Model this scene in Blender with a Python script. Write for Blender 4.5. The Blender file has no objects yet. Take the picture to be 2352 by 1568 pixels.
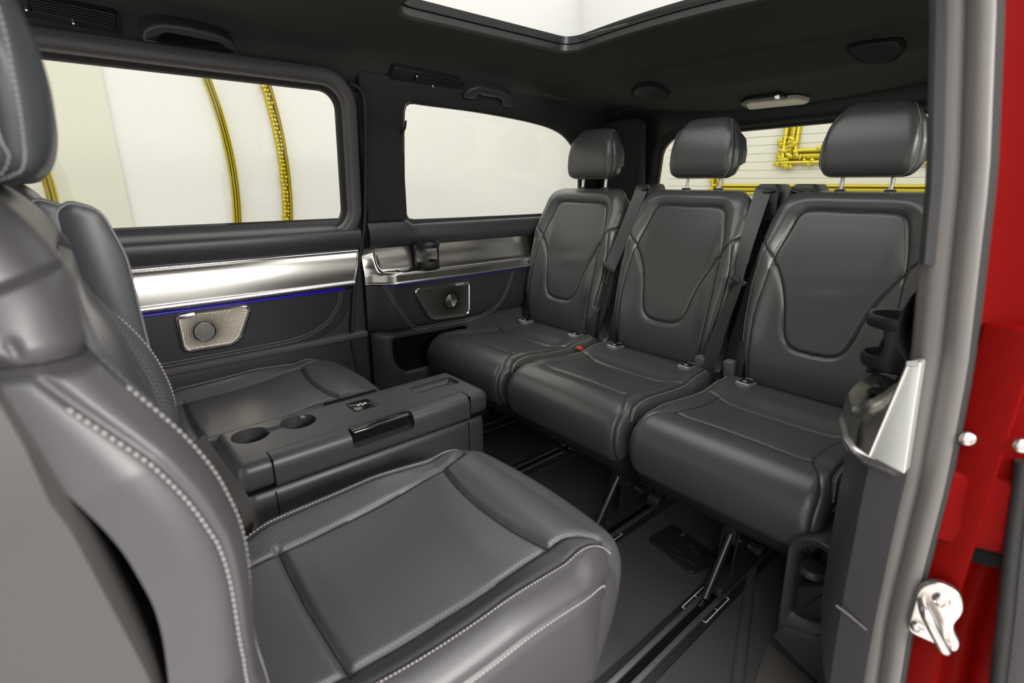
import bpy, bmesh, math
import numpy as np
from mathutils import Vector, Matrix

# ------------------------------------------------------------------ camera, world, light, exposure
SC = bpy.context.scene
COL = SC.collection
W_, H_, F_ = 2352, 1568, 1190.0
PITCH, YAW = math.radians(17.0), math.radians(49.0)
CAM = np.array([0.0, 0.0, 1.02])
FW = np.array([math.cos(YAW) * math.cos(PITCH), math.sin(YAW) * math.cos(PITCH), -math.sin(PITCH)])
RT = np.array([math.sin(YAW), -math.cos(YAW), 0.0])
UP = np.cross(RT, FW)
cam = bpy.data.cameras.new('camera')
cam.sensor_width = 36.0
cam.lens = F_ / W_ * 36.0
cam.clip_start = 0.02
cam.dof.use_dof = True
cam.dof.focus_distance = 1.75
cam.dof.aperture_fstop = 3.5
camo = bpy.data.objects.new('camera', cam)
COL.objects.link(camo)
camo.matrix_world = Matrix(((RT[0], UP[0], -FW[0], CAM[0]), (RT[1], UP[1], -FW[1], CAM[1]),
                            (RT[2], UP[2], -FW[2], CAM[2]), (0, 0, 0, 1)))
SC.camera = camo

wd = bpy.data.worlds.new('showroom_light')
wd.use_nodes = True
wd.node_tree.nodes['Background'].inputs[0].default_value = (1.0, 0.985, 0.955, 1)
wd.node_tree.nodes['Background'].inputs[1].default_value = 0.62
SC.world = wd

SC.view_settings.view_transform = 'Standard'
SC.view_settings.look = 'None'
SC.view_settings.gamma = 1.0
SC.view_settings.use_curve_mapping = False
SC.view_settings.exposure = 1.14
SC.cycles.max_bounces = 8
SC.cycles.diffuse_bounces = 3
SC.cycles.glossy_bounces = 3


def area(name, loc, target, sx, sy, power, col):
    l = bpy.data.lights.new(name, 'AREA')
    l.shape = 'RECTANGLE'
    l.size, l.size_y, l.energy, l.color = sx, sy, power, col
    o = bpy.data.objects.new(name, l)
    COL.objects.link(o)
    o.location = loc
    d = Vector(target) - Vector(loc)
    o.rotation_euler = d.to_track_quat('-Z', 'Y').to_euler()
    return o


# showroom lamps standing on the open-door side of the van
area('showroom_lamp', (0.95, -2.5, 1.95), (0.3, 1.0, 0.7), 0.75, 0.45, 48, (1.0, 0.96, 0.92))
# large fill light added above the van to whiten the roof opening and walls
area('overhead_fill_light', (0.6, 0.6, 3.3), (0.6, 0.6, 0.0), 9.5, 7.4, 330, (1.0, 0.985, 0.96))


# ------------------------------------------------------------------ measuring helpers (photo pixel -> point on a known plane)
def ray(px, py):
    return FW + RT * (px - W_ / 2) / F_ - UP * (py - H_ / 2) / F_


def onx(px, py, X):
    d = ray(px, py); return CAM + d * (X - CAM[0]) / d[0]


def ony(px, py, Y):
    d = ray(px, py); return CAM + d * (Y - CAM[1]) / d[1]


def onz(px, py, Z):
    d = ray(px, py); return CAM + d * (Z - CAM[2]) / d[2]


# ------------------------------------------------------------------ materials
def nmat(name, col, rough=0.5, metal=0.0, spec=0.5, coat=0.0):
    m = bpy.data.materials.new(name)
    m.use_nodes = True
    b = m.node_tree.nodes['Principled BSDF']
    b.inputs['Base Color'].default_value = (*col, 1)
    b.inputs['Roughness'].default_value = rough
    b.inputs['Metallic'].default_value = metal
    b.inputs['Specular IOR Level'].default_value = spec
    b.inputs['Coat Weight'].default_value = coat
    return m


def nodes(m):
    return m.node_tree.nodes, m.node_tree.links, m.node_tree.nodes['Principled BSDF']


def grain(m, scale=500, strength=0.15, dist=0.001, stretch=None, colvar=0.0):
    n, l, b = nodes(m)
    tc = n.new('ShaderNodeTexCoord')
    mp = n.new('ShaderNodeMapping')
    if stretch: mp.inputs['Scale'].default_value = stretch
    l.new(tc.outputs['Object'], mp.inputs['Vector'])
    t = n.new('ShaderNodeTexNoise')
    t.inputs['Scale'].default_value = scale
    t.inputs['Detail'].default_value = 3
    l.new(mp.outputs[0], t.inputs['Vector'])
    bp = n.new('ShaderNodeBump')
    bp.inputs['Strength'].default_value = strength
    bp.inputs['Distance'].default_value = dist
    l.new(t.outputs['Fac'], bp.inputs['Height'])
    l.new(bp.outputs[0], b.inputs['Normal'])
    if colvar:
        c = tuple(b.inputs['Base Color'].default_value)
        mx = n.new('ShaderNodeMix'); mx.data_type = 'RGBA'
        mx.inputs[6].default_value = tuple(v * (1 - colvar) for v in c[:3]) + (1,)
        mx.inputs[7].default_value = tuple(v * (1 + colvar) for v in c[:3]) + (1,)
        l.new(t.outputs['Fac'], mx.inputs[0])
        l.new(mx.outputs[2], b.inputs['Base Color'])
    return m


def perforate(m, pitch=0.0034, thr=0.60):
    """small punched holes on a staggered lattice of the leather's own UV (in metres)"""
    n, l, b = nodes(m)
    uv = n.new('ShaderNodeUVMap')
    sp = n.new('ShaderNodeSeparateXYZ')
    l.new(uv.outputs[0], sp.inputs[0])
    outs = []
    for k in (0, 1):
        mu = n.new('ShaderNodeMath'); mu.operation = 'MULTIPLY'
        mu.inputs[1].default_value = math.pi / pitch
        l.new(sp.outputs[k], mu.inputs[0])
        s = n.new('ShaderNodeMath'); s.operation = 'SINE'
        l.new(mu.outputs[0], s.inputs[0])
        outs.append(s)
    p = n.new('ShaderNodeMath'); p.operation = 'MULTIPLY'
    l.new(outs[0].outputs[0], p.inputs[0]); l.new(outs[1].outputs[0], p.inputs[1])
    g = n.new('ShaderNodeMath'); g.operation = 'GREATER_THAN'; g.inputs[1].default_value = thr
    l.new(p.outputs[0], g.inputs[0])
    c = tuple(b.inputs['Base Color'].default_value)
    mx = n.new('ShaderNodeMix'); mx.data_type = 'RGBA'
    mx.inputs[6].default_value = c
    mx.inputs[7].default_value = tuple(v * 0.25 for v in c[:3]) + (1,)
    l.new(g.outputs[0], mx.inputs[0])
    l.new(mx.outputs[2], b.inputs['Base Color'])
    return m


def glassmat(name, tint, gloss=0.05):
    m = bpy.data.materials.new(name)
    m.use_nodes = True
    n, l = m.node_tree.nodes, m.node_tree.links
    n.remove(n['Principled BSDF'])
    t = n.new('ShaderNodeBsdfTransparent'); t.inputs[0].default_value = (*tint, 1)
    g = n.new('ShaderNodeBsdfGlossy'); g.inputs['Roughness'].default_value = 0.02
    mx = n.new('ShaderNodeMixShader'); mx.inputs[0].default_value = gloss
    l.new(t.outputs[0], mx.inputs[1]); l.new(g.outputs[0], mx.inputs[2])
    l.new(mx.outputs[0], n['Material Output'].inputs[0])
    return m


def emit(name, col, s):
    m = nmat(name, (0, 0, 0), 0.4)
    b = m.node_tree.nodes['Principled BSDF']
    b.inputs['Emission Color'].default_value = (*col, 1)
    b.inputs['Emission Strength'].default_value = s
    return m


M = {}
M['leather'] = grain(nmat('black_leather', (0.060, 0.064, 0.0625), 0.34, spec=0.65), 700, 0.12)
M['leather_soft'] = grain(nmat('grey_leather', (0.050, 0.047, 0.052), 0.40, spec=0.6), 700, 0.12)
M['perf'] = perforate(nmat('perforated_leather', (0.068, 0.069, 0.074), 0.40, spec=0.6))
M['leather_dark'] = grain(nmat('dark_leather', (0.022, 0.022, 0.025), 0.5), 700, 0.1)
M['plastic'] = grain(nmat('black_plastic', (0.016, 0.016, 0.017), 0.45), 900, 0.1)
M['plastic_grey'] = grain(nmat('charcoal_plastic', (0.038, 0.037, 0.040), 0.42), 900, 0.1)
M['plastic_mid'] = grain(nmat('grey_plastic', (0.085, 0.08, 0.083), 0.42), 900, 0.1)
M['gloss'] = nmat('gloss_black', (0.008, 0.008, 0.008), 0.12)
M['black'] = nmat('matt_black', (0.005, 0.005, 0.005), 0.8, 0.0, 0.1)
M['fabric'] = grain(nmat('headliner_fabric', (0.042, 0.046, 0.041), 0.95, spec=0.1), 900, 0.25, colvar=0.12)
M['fabric_dark'] = grain(nmat('dark_headliner_fabric', (0.018, 0.019, 0.018), 0.95, spec=0.1), 900, 0.25)
M['pillar_fabric'] = grain(nmat('pillar_fabric', (0.034, 0.037, 0.035), 0.95, spec=0.1), 900, 0.3, colvar=0.12)
M['carpet'] = grain(nmat('black_carpet', (0.072, 0.071, 0.073), 1.0, spec=0.05), 900, 0.7, 0.002, colvar=0.45)
M['carpet_grey'] = grain(nmat('grey_carpet', (0.10, 0.092, 0.085), 1.0, spec=0.05), 900, 0.6, 0.002, colvar=0.35)
M['alu'] = grain(nmat('brushed_aluminium', (0.54, 0.525, 0.49), 0.25, 1.0), 260, 0.10, 0.0006, (0.04, 1, 2.2))
M['chrome'] = nmat('polished_chrome', (0.78, 0.77, 0.77), 0.14, 1.0)
M['satin'] = nmat('satin_chrome', (0.62, 0.6, 0.6), 0.28, 1.0)
M['steel'] = nmat('black_steel', (0.07, 0.068, 0.065), 0.25, 0.7)
M['zinc'] = grain(nmat('zinc_plated_steel', (0.62, 0.58, 0.55), 0.28, 1.0), 60, 0.2)
M['rubber'] = nmat('black_rubber', (0.012, 0.012, 0.012), 0.6)
M['seal'] = nmat('grey_rubber', (0.115, 0.105, 0.10), 0.5)
M['red'] = nmat('red_paint', (0.13, 0.001, 0.0005), 0.55, 0.0, 0.05)
M['belt'] = grain(nmat('belt_webbing', (0.032, 0.030, 0.029), 0.55), 1500, 0.3, stretch=(1, 1, 0.2))
M['belt_grey'] = grain(nmat('grey_belt_webbing', (0.06, 0.062, 0.062), 0.5), 1500, 0.3, stretch=(1, 1, 0.2))
M['thread'] = nmat('pale_thread', (0.42, 0.40, 0.39), 0.7)
M['thread_dim'] = nmat('grey_thread', (0.26, 0.26, 0.26), 0.7)
M['buckle_red'] = nmat('red_button', (0.75, 0.06, 0.02), 0.4)
M['white_print'] = nmat('white_print', (0.8, 0.8, 0.8), 0.5)
M['grey_tag'] = nmat('grey_plastic_clip', (0.11, 0.115, 0.115), 0.4)
M['led'] = emit('blue_light_strip', (0.03, 0.0, 1.0), 0.14)
M['lamp'] = nmat('lamp_lens', (0.55, 0.52, 0.42), 0.35)
M['gold'] = nmat('gilded_plaster', (0.52, 0.43, 0.035), 0.35, 0.6)
M['wall_white'] = nmat('white_plaster', (0.58, 0.58, 0.555), 0.8)
M['tile'] = nmat('pale_floor_tile', (0.72, 0.71, 0.69), 0.35)
M['glass_side'] = glassmat('tinted_side_glass', (0.60, 0.605, 0.575))
M['glass_rear'] = glassmat('tinted_rear_glass', (0.56, 0.555, 0.48))
M['glass_roof'] = glassmat('roof_glass', (0.62, 0.625, 0.625))
M['gasket'] = nmat('black_gasket', (0.008, 0.008, 0.008), 0.35)
M['seam'] = nmat('dark_seam_shade', (0.006, 0.006, 0.006), 0.8)
M['end_alu'] = nmat('satin_aluminium', (0.62, 0.63, 0.60), 0.42, 0.85)
M['shell_plastic'] = grain(nmat('grey_shell_plastic', (0.058, 0.054, 0.053), 0.45), 900, 0.1)
M['piping'] = nmat('grey_piping', (0.20, 0.20, 0.21), 0.6)
M['leather_navy'] = grain(nmat('blue_black_leather', (0.032, 0.036, 0.040), 0.42), 700, 0.12)
M['cream'] = nmat('cream_plaster', (0.50, 0.50, 0.42), 0.85)
M['line'] = nmat('defroster_line', (0.35, 0.33, 0.22), 0.6)

# ------------------------------------------------------------------ object helpers
WM = {}      # world matrix of every object made (transforms set here only)


def props(o, label=None, cat=None, group=None, kind=None):
    if label: o['label'] = label
    if cat: o['category'] = cat
    if group: o['group'] = group
    if kind: o['kind'] = kind
    return o


def empty(name, loc=(0, 0, 0), rz=0.0, **k):
    o = bpy.data.objects.new(name, None)
    o.empty_display_size = 0.05
    COL.objects.link(o)
    o.location = loc
    o.rotation_euler = (0, 0, rz)
    WM[o] = Matrix.Translation(Vector(loc)) @ Matrix.Rotation(rz, 4, 'Z')
    return props(o, **k)


def mk(name, verts, faces, mat, parent=None, smooth=True, sharp=None, local=False, uv=None, recalc=True, **k):
    """verts in world space (or the parent's own space when local=True)"""
    v = np.asarray(verts, dtype=float).reshape(-1, 3)
    if parent is None:
        lo, hi = v.min(0), v.max(0)
        org = np.array([(lo[0] + hi[0]) / 2, (lo[1] + hi[1]) / 2, lo[2]])
        v = v - org
        mw = Matrix.Translation(Vector(org))
    else:
        mw = WM[parent]
        if not local:
            mi = np.array(mw.inverted())
            v = v @ mi[:3, :3].T + mi[:3, 3]
    me = bpy.data.meshes.new(name)
    me.from_pydata(v.tolist(), [], [list(f) for f in faces] if not isinstance(faces, np.ndarray) else faces.tolist())
    if recalc:
        bm = bmesh.new(); bm.from_mesh(me)
        bmesh.ops.recalc_face_normals(bm, faces=bm.faces)
        bm.to_mesh(me); bm.free()
    if uv is not None:
        ul = me.uv_layers.new(name='UVMap')
        li = np.zeros(len(me.loops), dtype=np.int32)
        me.loops.foreach_get('vertex_index', li)
        ul.data.foreach_set('uv', np.asarray(uv)[li].ravel())
    if smooth:
        me.polygons.foreach_set('use_smooth', [True] * len(me.polygons))
        if sharp: me.set_sharp_from_angle(angle=math.radians(sharp))
    me.materials.append(M[mat] if isinstance(mat, str) else mat)
    o = bpy.data.objects.new(name, me)
    COL.objects.link(o)
    if parent is None:
        o.location = org
    else:
        o.parent = parent
    WM[o] = mw
    return props(o, **k)


def copy_tree(o, parent=None, loc=None, rz=None):
    c = o.copy()
    COL.objects.link(c)
    c.parent = parent
    if parent is None:
        if loc is not None: c.location = loc
        if rz is not None: c.rotation_euler = (0, 0, rz)
        WM[c] = Matrix.Translation(c.location) @ Matrix.Rotation(c.rotation_euler[2], 4, 'Z')
    else:
        WM[c] = WM[parent]
    for ch in list(o.children):
        copy_tree(ch, c)
    return c


def cr(pts, n=60, closed=False):
    """Catmull-Rom through pts, resampled to n points of equal arc length"""
    P = np.asarray(pts, float)
    if closed:
        Q = np.vstack([P[-1], P, P[0], P[1]])
    else:
        Q = np.vstack([2 * P[0] - P[1], P, 2 * P[-1] - P[-2]])
    out = []
    for i in range(1, len(Q) - 2):
        p0, p1, p2, p3 = Q[i - 1:i + 3]
        t = np.linspace(0, 1, 24, endpoint=False)[:, None]
        out.append(0.5 * ((2 * p1) + (-p0 + p2) * t + (2 * p0 - 5 * p1 + 4 * p2 - p3) * t * t
                          + (-p0 + 3 * p1 - 3 * p2 + p3) * t ** 3))
    out = np.vstack(out + [Q[-2][None]])
    return resample(out, n)


def resample(P, n):
    P = np.asarray(P, float)
    d = np.r_[0, np.cumsum(np.linalg.norm(np.diff(P, axis=0), axis=1))]
    s = np.linspace(0, d[-1], n)
    return np.stack([np.interp(s, d, P[:, k]) for k in range(P.shape[1])], 1)


def sstep(a, b, x):
    t = np.clip((np.asarray(x, float) - a) / (b - a), 0, 1)
    return t * t * (3 - 2 * t)


def grid_faces(n, m, cn=False, cm=False):
    """n rows x m columns of vertices"""
    I, J = np.meshgrid(np.arange(n if cn else n - 1), np.arange(m if cm else m - 1), indexing='ij')
    I2, J2 = (I + 1) % n, (J + 1) % m
    return np.stack([I * m + J, I * m + J2, I2 * m + J2, I2 * m + J], -1).reshape(-1, 4)


def loft(name, loops, mat, parent=None, closed=True, caps=(False, False), sharp=40, **k):
    L = np.asarray(loops, float)
    n, m = L.shape[:2]
    f = grid_faces(n, m, False, closed).tolist()
    if caps[0]: f.append(list(range(m))[::-1])
    if caps[1]: f.append([(n - 1) * m + j for j in range(m)])
    return mk(name, L.reshape(-1, 3), f, mat, parent, sharp=sharp, **k)


def tube(name, pts, r, mat, parent=None, sides=10, closed=False, **k):
    P = np.asarray(pts, float)
    n = len(P)
    T = np.gradient(P, axis=0) if not closed else (np.roll(P, -1, 0) - np.roll(P, 1, 0))
    T /= np.linalg.norm(T, axis=1)[:, None] + 1e-12
    up = np.array([0, 0, 1.0])
    if abs(T[0] @ up) > 0.9: up = np.array([1.0, 0, 0])
    N = np.zeros_like(P)
    a = np.cross(T[0], up); a /= np.linalg.norm(a)
    for i in range(n):
        a = a - T[i] * (a @ T[i]); a /= np.linalg.norm(a); N[i] = a
    B = np.cross(T, N)
    rr = np.broadcast_to(np.asarray(r, float), (n,))
    th = np.linspace(0, 2 * np.pi, sides, endpoint=False)
    V = P[:, None] + rr[:, None, None] * (np.cos(th)[None, :, None] * N[:, None] + np.sin(th)[None, :, None] * B[:, None])
    f = grid_faces(n, sides, closed, True).tolist()
    if not closed:
        f += [list(range(sides))[::-1], [(n - 1) * sides + j for j in range(sides)]]
    return mk(name, V.reshape(-1, 3), f, mat, parent, sharp=60, **k)


def ribbon(name, pts, wdir, width, thick, mat, parent=None, **k):
    """flat strap along pts; wdir: one vector or one per point across the strap"""
    P = np.asarray(pts, float); n = len(P)
    Wd = np.broadcast_to(np.asarray(wdir, float), P.shape)
    T = np.gradient(P, axis=0); T /= np.linalg.norm(T, axis=1)[:, None]
    Wd = Wd - T * (Wd * T).sum(1)[:, None]; Wd = Wd / np.linalg.norm(Wd, axis=1)[:, None]
    Nn = np.cross(T, Wd)
    ww = np.broadcast_to(np.asarray(width, float), (n,))[:, None]
    loops = []
    for a, b in ((-1, -1), (-0.5, -1), (0, -1), (0.5, -1), (1, -1), (1, 1), (0.5, 1), (0, 1), (-0.5, 1), (-1, 1)):
        loops.append(P + Wd * ww * a / 2 + Nn * b * thick / 2)
    return loft(name, np.stack(loops, 1), mat, parent, caps=(True, True), **k)


def box(name, c, s, mat, parent=None, bev=0.004, seg=2, rot=None, local=False, **k):
    bm = bmesh.new()
    bmesh.ops.create_cube(bm, size=1)
    for v in bm.verts: v.co = Vector((v.co.x * s[0], v.co.y * s[1], v.co.z * s[2]))
    if bev: bmesh.ops.bevel(bm, geom=list(bm.edges) , offset=min(bev, min(s) * .45), segments=seg, profile=0.5, affect='EDGES')
    R = Matrix.Identity(3)
    if rot is not None: R = Matrix.Rotation(rot[2], 3, 'Z') @ Matrix.Rotation(rot[1], 3, 'Y') @ Matrix.Rotation(rot[0], 3, 'X')
    V = [tuple(R @ v.co + Vector(c)) for v in bm.verts]
    bm.verts.index_update()
    Fc = [[v.index for v in f.verts] for f in bm.faces]
    bm.free()
    return mk(name, V, Fc, mat, parent, sharp=35, local=local, **k)


def inset(loop, d):
    """move a closed 2D loop inwards by d (simple mitre)"""
    P = np.asarray(loop, float)
    area = 0.5 * np.sum(P[:, 0] * np.roll(P[:, 1], -1) - np.roll(P[:, 0], -1) * P[:, 1])
    e = np.roll(P, -1, 0) - P
    e /= np.linalg.norm(e, axis=1)[:, None] + 1e-12
    nrm = np.stack([-e[:, 1], e[:, 0]], 1) * np.sign(area)
    a = nrm + np.roll(nrm, 1, 0)
    a /= np.maximum((a * nrm).sum(1)[:, None], 0.35)
    return P + a * d


def plate(name, loop, fn, o0, o1, mat, parent=None, bev=0.004, seg=3, **k):
    """closed 2D loop lifted from offset o0 to o1 with a rounded rim; fn(a, b, off) -> world"""
    rings = [(np.asarray(loop, float), o0)]
    for i in range(seg + 1):
        t = i / seg * math.pi / 2
        rings.append((inset(loop, bev * (1 - math.cos(t))), o1 - (1 if o1 > o0 else -1) * bev * (1 - math.sin(t))))
    L = [[fn(p[0], p[1], o) for p in r] for r, o in rings]
    return loft(name, L, mat, parent, caps=(False, True), sharp=50, **k)


def rrect(x0, x1, y0, y1, r, n=8):
    out = []
    for cx, cy, a0 in ((x1 - r, y0 + r, -90), (x1 - r, y1 - r, 0), (x0 + r, y1 - r, 90), (x0 + r, y0 + r, 180)):
        for i in range(n + 1):
            a = math.radians(a0 + 90 * i / n)
            out.append((cx + r * math.cos(a), cy + r * math.sin(a)))
    return np.array(out)


def rpoly(pts, r, n=6):
    """polygon with rounded corners (quadratic)"""
    P = np.asarray(pts, float); out = []
    rr = np.broadcast_to(np.asarray(r, float), (len(P),))
    for i in range(len(P)):
        a, b, c = P[i - 1], P[i], P[(i + 1) % len(P)]
        u, v = a - b, c - b
        lu, lv = np.linalg.norm(u), np.linalg.norm(v)
        d = min(rr[i], lu * .45, lv * .45)
        p0, p2 = b + u / lu * d, b + v / lv * d
        for t in np.linspace(0, 1, n):
            out.append((1 - t) ** 2 * p0 + 2 * t * (1 - t) * b + t * t * p2)
    return np.array(out)


def text(s, size, mat, parent, origin, xdir, ydir, depth=0.0006, name='lettering', shear=0.0):
    cu = bpy.data.curves.new('lettering', 'FONT')
    cu.body = s; cu.size = size; cu.extrude = depth; cu.align_x = 'CENTER'; cu.align_y = 'CENTER'; cu.shear = shear
    cu.resolution_u = 3
    t = bpy.data.objects.new('lettering_tmp', cu)
    COL.objects.link(t)
    bpy.context.view_layer.update()
    me = bpy.data.meshes.new_from_object(t.evaluated_get(bpy.context.evaluated_depsgraph_get()))
    V = np.array([tuple(v.co) for v in me.vertices]); Fc = [list(p.vertices) for p in me.polygons]
    bpy.data.objects.remove(t); bpy.data.curves.remove(cu); bpy.data.meshes.remove(me)
    x = np.asarray(xdir, float); x /= np.linalg.norm(x)
    y = np.asarray(ydir, float); y = y - x * (x @ y); y /= np.linalg.norm(y)
    z = np.cross(x, y)
    return mk(name, np.asarray(origin) + V[:, :1] * x + V[:, 1:2] * y + V[:, 2:] * z, Fc, mat, parent, smooth=False)


def boolean(o, cutters):
    """cut mesh objects out of o, then remove them"""
    for c in cutters:
        m = o.modifiers.new('cut', 'BOOLEAN'); m.object = c; m.operation = 'DIFFERENCE'; m.solver = 'EXACT'
    bpy.context.view_layer.update()
    me = bpy.data.meshes.new_from_object(o.evaluated_get(bpy.context.evaluated_depsgraph_get()))
    o.modifiers.clear()
    old = o.data; o.data = me; bpy.data.meshes.remove(old)
    me.polygons.foreach_set('use_smooth', [True] * len(me.polygons))
    me.set_sharp_from_angle(angle=math.radians(32))
    for c in cutters: bpy.data.objects.remove(c)


def capsules(name, P, D, N, length, r, mat, parent, **k):
    """short rounded stitches: centres P, directions D, up N -> one mesh"""
    P, D, N = (np.asarray(a, float) for a in (P, D, N))
    D = D / (np.linalg.norm(D, axis=1)[:, None] + 1e-12)
    N = N - D * (N * D).sum(1)[:, None]; N /= np.linalg.norm(N, axis=1)[:, None] + 1e-12
    B = np.cross(D, N)
    ring = [(0, 1), (-.87, -.5), (.87, -.5), ] if r < 0.0006 else [(0, 1), (-.95, .3), (-.6, -.8), (.6, -.8), (.95, .3)]
    prof = [(-.5, .35), (-.3, 1), (.3, 1), (.5, .35)]
    V, Fc = [], []
    m = len(ring)
    cnt = len(P)
    allv = np.zeros((cnt, len(prof) * m, 3))
    for i, (t, q) in enumerate(prof):
        for j, (b, u) in enumerate(ring):
            allv[:, i * m + j] = P + D * t * length + B * b * r * q + N * u * r * q
    base = grid_faces(len(prof), m, False, True).tolist() + [list(range(m))[::-1], [(len(prof) - 1) * m + j for j in range(m)]]
    for c in range(cnt):
        o = c * len(prof) * m
        Fc += [[x + o for x in f] for f in base]
    return mk(name, allv.reshape(-1, 3), Fc, mat, parent, smooth=True, recalc=False, kind='stuff', **k)


# ------------------------------------------------------------------ upholstery
class Pad:
    """upholstered block: a (forward, up) profile swept across the width with rounded sides.
    u = distance along the cross-section from the middle (signed), s = distance along the profile."""

    def __init__(self, prof, flip, hw, r, hs, seams=(), bulge=None, n=400):
        self.P = cr(prof, n)
        self.L = np.sum(np.linalg.norm(np.diff(self.P, axis=0), axis=1))
        self.S = np.linspace(0, self.L, n)
        T = np.gradient(self.P, axis=0); T /= np.linalg.norm(T, axis=1)[:, None]
        sg = -1 if flip else 1
        self.N = np.stack([-T[:, 1], T[:, 0]], 1) * sg
        self.r, self.hs = r, hs
        self.hw = hw if callable(hw) else (lambda s, f, z: np.full_like(s, hw))
        self.seams, self.bulge = list(seams), bulge

    def s_at(self, val, k):      # arc length where profile coordinate k first reaches val
        a = self.P[:, k]
        i = np.argmax((a - val) * np.sign(a[0] - val + 1e-12) <= 0)
        return self.S[i]

    def base(self, s):
        f = np.interp(s, self.S, self.P[:, 0]); z = np.interp(s, self.S, self.P[:, 1])
        nf = np.interp(s, self.S, self.N[:, 0]); nz = np.interp(s, self.S, self.N[:, 1])
        return f, z, nf, nz

    def half(self, s):
        f, z, _, _ = self.base(s)
        return self.hw(s, f, z)

    def umax(self, s):
        return self.half(s) - self.r + self.r * math.pi / 2 + self.hs

    def eval(self, u, s, extra=0.0, seams=True):
        u = np.asarray(u, float); s = np.asarray(s, float)
        f, z, nf, nz = self.base(s)
        w = self.hw(s, f, z); r = self.r
        q = np.abs(u); sg = np.where(u < 0, -1.0, 1.0)
        phi = np.clip((q - (w - r)) / r, 0, math.pi / 2)
        X = np.minimum(q, w - r) + r * np.sin(phi)
        drop = r * (1 - np.cos(phi)) + np.maximum(q - (w - r) - r * math.pi / 2, 0)
        d = np.zeros_like(q) + extra
        bu = self.bulge(u, s, f, z, w) if self.bulge is not None else 0.0
        if seams:
            g = np.zeros_like(q)
            for poly, dep, wid in self.seams:
                g = np.maximum(g, dep * np.exp(-(polydist(u, s, poly) / wid) ** 2))
            d = d - g
        nx = np.sin(phi) * sg; nn = np.cos(phi)
        h = -drop + nn * d + bu
        return np.stack([X * sg + nx * d, f + nf * h, z + nz * h], -1)

    def normal(self, u, s):
        e = 0.002
        a = self.eval(u + e, s, seams=False) - self.eval(u - e, s, seams=False)
        b = self.eval(u, s + e, seams=False) - self.eval(u, s - e, seams=False)
        n = np.cross(a, b); n /= np.linalg.norm(n, axis=-1)[..., None] + 1e-12
        _, _, nf, nz = self.base(s)
        ref = np.stack([np.where(np.abs(u) > self.half(s), np.sign(u), 0) * 3, nf, nz], -1)
        return n * np.sign((n * ref).sum(-1))[..., None]

    def build(self, parent, regions, nS=150, nT=110):
        """regions: [(name, material, predicate(u, s) or None)]; first is the main mesh, the others are its sub-parts"""
        s = np.linspace(0, self.L, nS)
        t = np.linspace(-1, 1, nT)
        U = t[None, :] * self.umax(s)[:, None]
        Sg = np.broadcast_to(s[:, None], U.shape)
        V = self.eval(U, Sg).reshape(-1, 3)
        Fc = grid_faces(nS, nT)
        uv = np.stack([U.ravel(), Sg.ravel()], 1)
        cu, cs = uv[Fc, 0].mean(1), uv[Fc, 1].mean(1)
        left = np.ones(len(Fc), bool)
        sel = [None] * len(regions)
        for i, (nm, mt, pred) in enumerate(regions):
            if i == 0: continue
            m = pred(cu, cs) & left
            sel[i] = m; left &= ~m
        sel[0] = left
        main = None
        for i, (nm, mt, pred) in enumerate(regions):
            if not sel[i].any(): continue
            f = Fc[sel[i]]
            idx, inv = np.unique(f, return_inverse=True)
            o = mk(nm, V[idx], inv.reshape(f.shape), mt, parent if i == 0 else main, local=True, uv=uv[idx])
            if i == 0: main = o
        return main

    def core(self, name, mat, parent, ins, w):
        """inner body closing the sides and the underside"""
        s = np.linspace(0, self.L, 70)
        f, z, nf, nz = self.base(s)
        hw = self.half(s) + w
        L = [[(sg * a, b - c * ins, e - g * ins) for a, b, c, e, g in zip(hw, f, nf, z, nz)] for sg in (-1, 1)]
        return loft(name, L, mat, parent, caps=(True, True), local=True)

    def seam(self, polys, parent, r=0.0015, lift=0.0002, name='seam'):  # near-black tubes in the grooves, painting in the shadow line of each seam
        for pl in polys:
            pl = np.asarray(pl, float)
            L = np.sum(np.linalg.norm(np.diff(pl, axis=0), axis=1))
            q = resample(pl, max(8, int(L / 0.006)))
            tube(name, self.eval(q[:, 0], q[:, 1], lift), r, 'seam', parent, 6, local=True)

    def stitch(self, poly, parent, mat='thread', pitch=0.0062, r=0.0008, lift=0.0004, name='stitching', extra_polys=()):
        PP, DD, NN = [], [], []
        for pl in [poly] + list(extra_polys):
            pl = np.asarray(pl, float)
            L = np.sum(np.linalg.norm(np.diff(pl, axis=0), axis=1))
            q = resample(pl, max(3, int(L / pitch) + 1))
            a = self.eval(q[:, 0], q[:, 1], lift)
            PP.append(a); DD.append(np.gradient(a, axis=0)); NN.append(self.normal(q[:, 0], q[:, 1]))
        o = capsules(name, np.vstack(PP), np.vstack(DD), np.vstack(NN), pitch * 0.72, r, mat, None)
        # capsules() was made without a parent: re-home it in the parent's space
        org = np.array(o.location)
        o.location = (0, 0, 0); o.parent = parent
        me = o.data
        v = np.zeros(len(me.vertices) * 3); me.vertices.foreach_get('co', v)
        me.vertices.foreach_set('co', (v.reshape(-1, 3) + org).ravel())
        WM[o] = WM[parent]
        return o


def polydist(u, s, poly):
    poly = np.asarray(poly, float)
    best = np.full(np.shape(u), 1e9)
    for a, b in zip(poly[:-1], poly[1:]):
        e = b - a
        t = np.clip(((u - a[0]) * e[0] + (s - a[1]) * e[1]) / (e @ e + 1e-15), 0, 1)
        best = np.minimum(best, (u - a[0] - t * e[0]) ** 2 + (s - a[1] - t * e[1]) ** 2)
    return np.sqrt(best)


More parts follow.
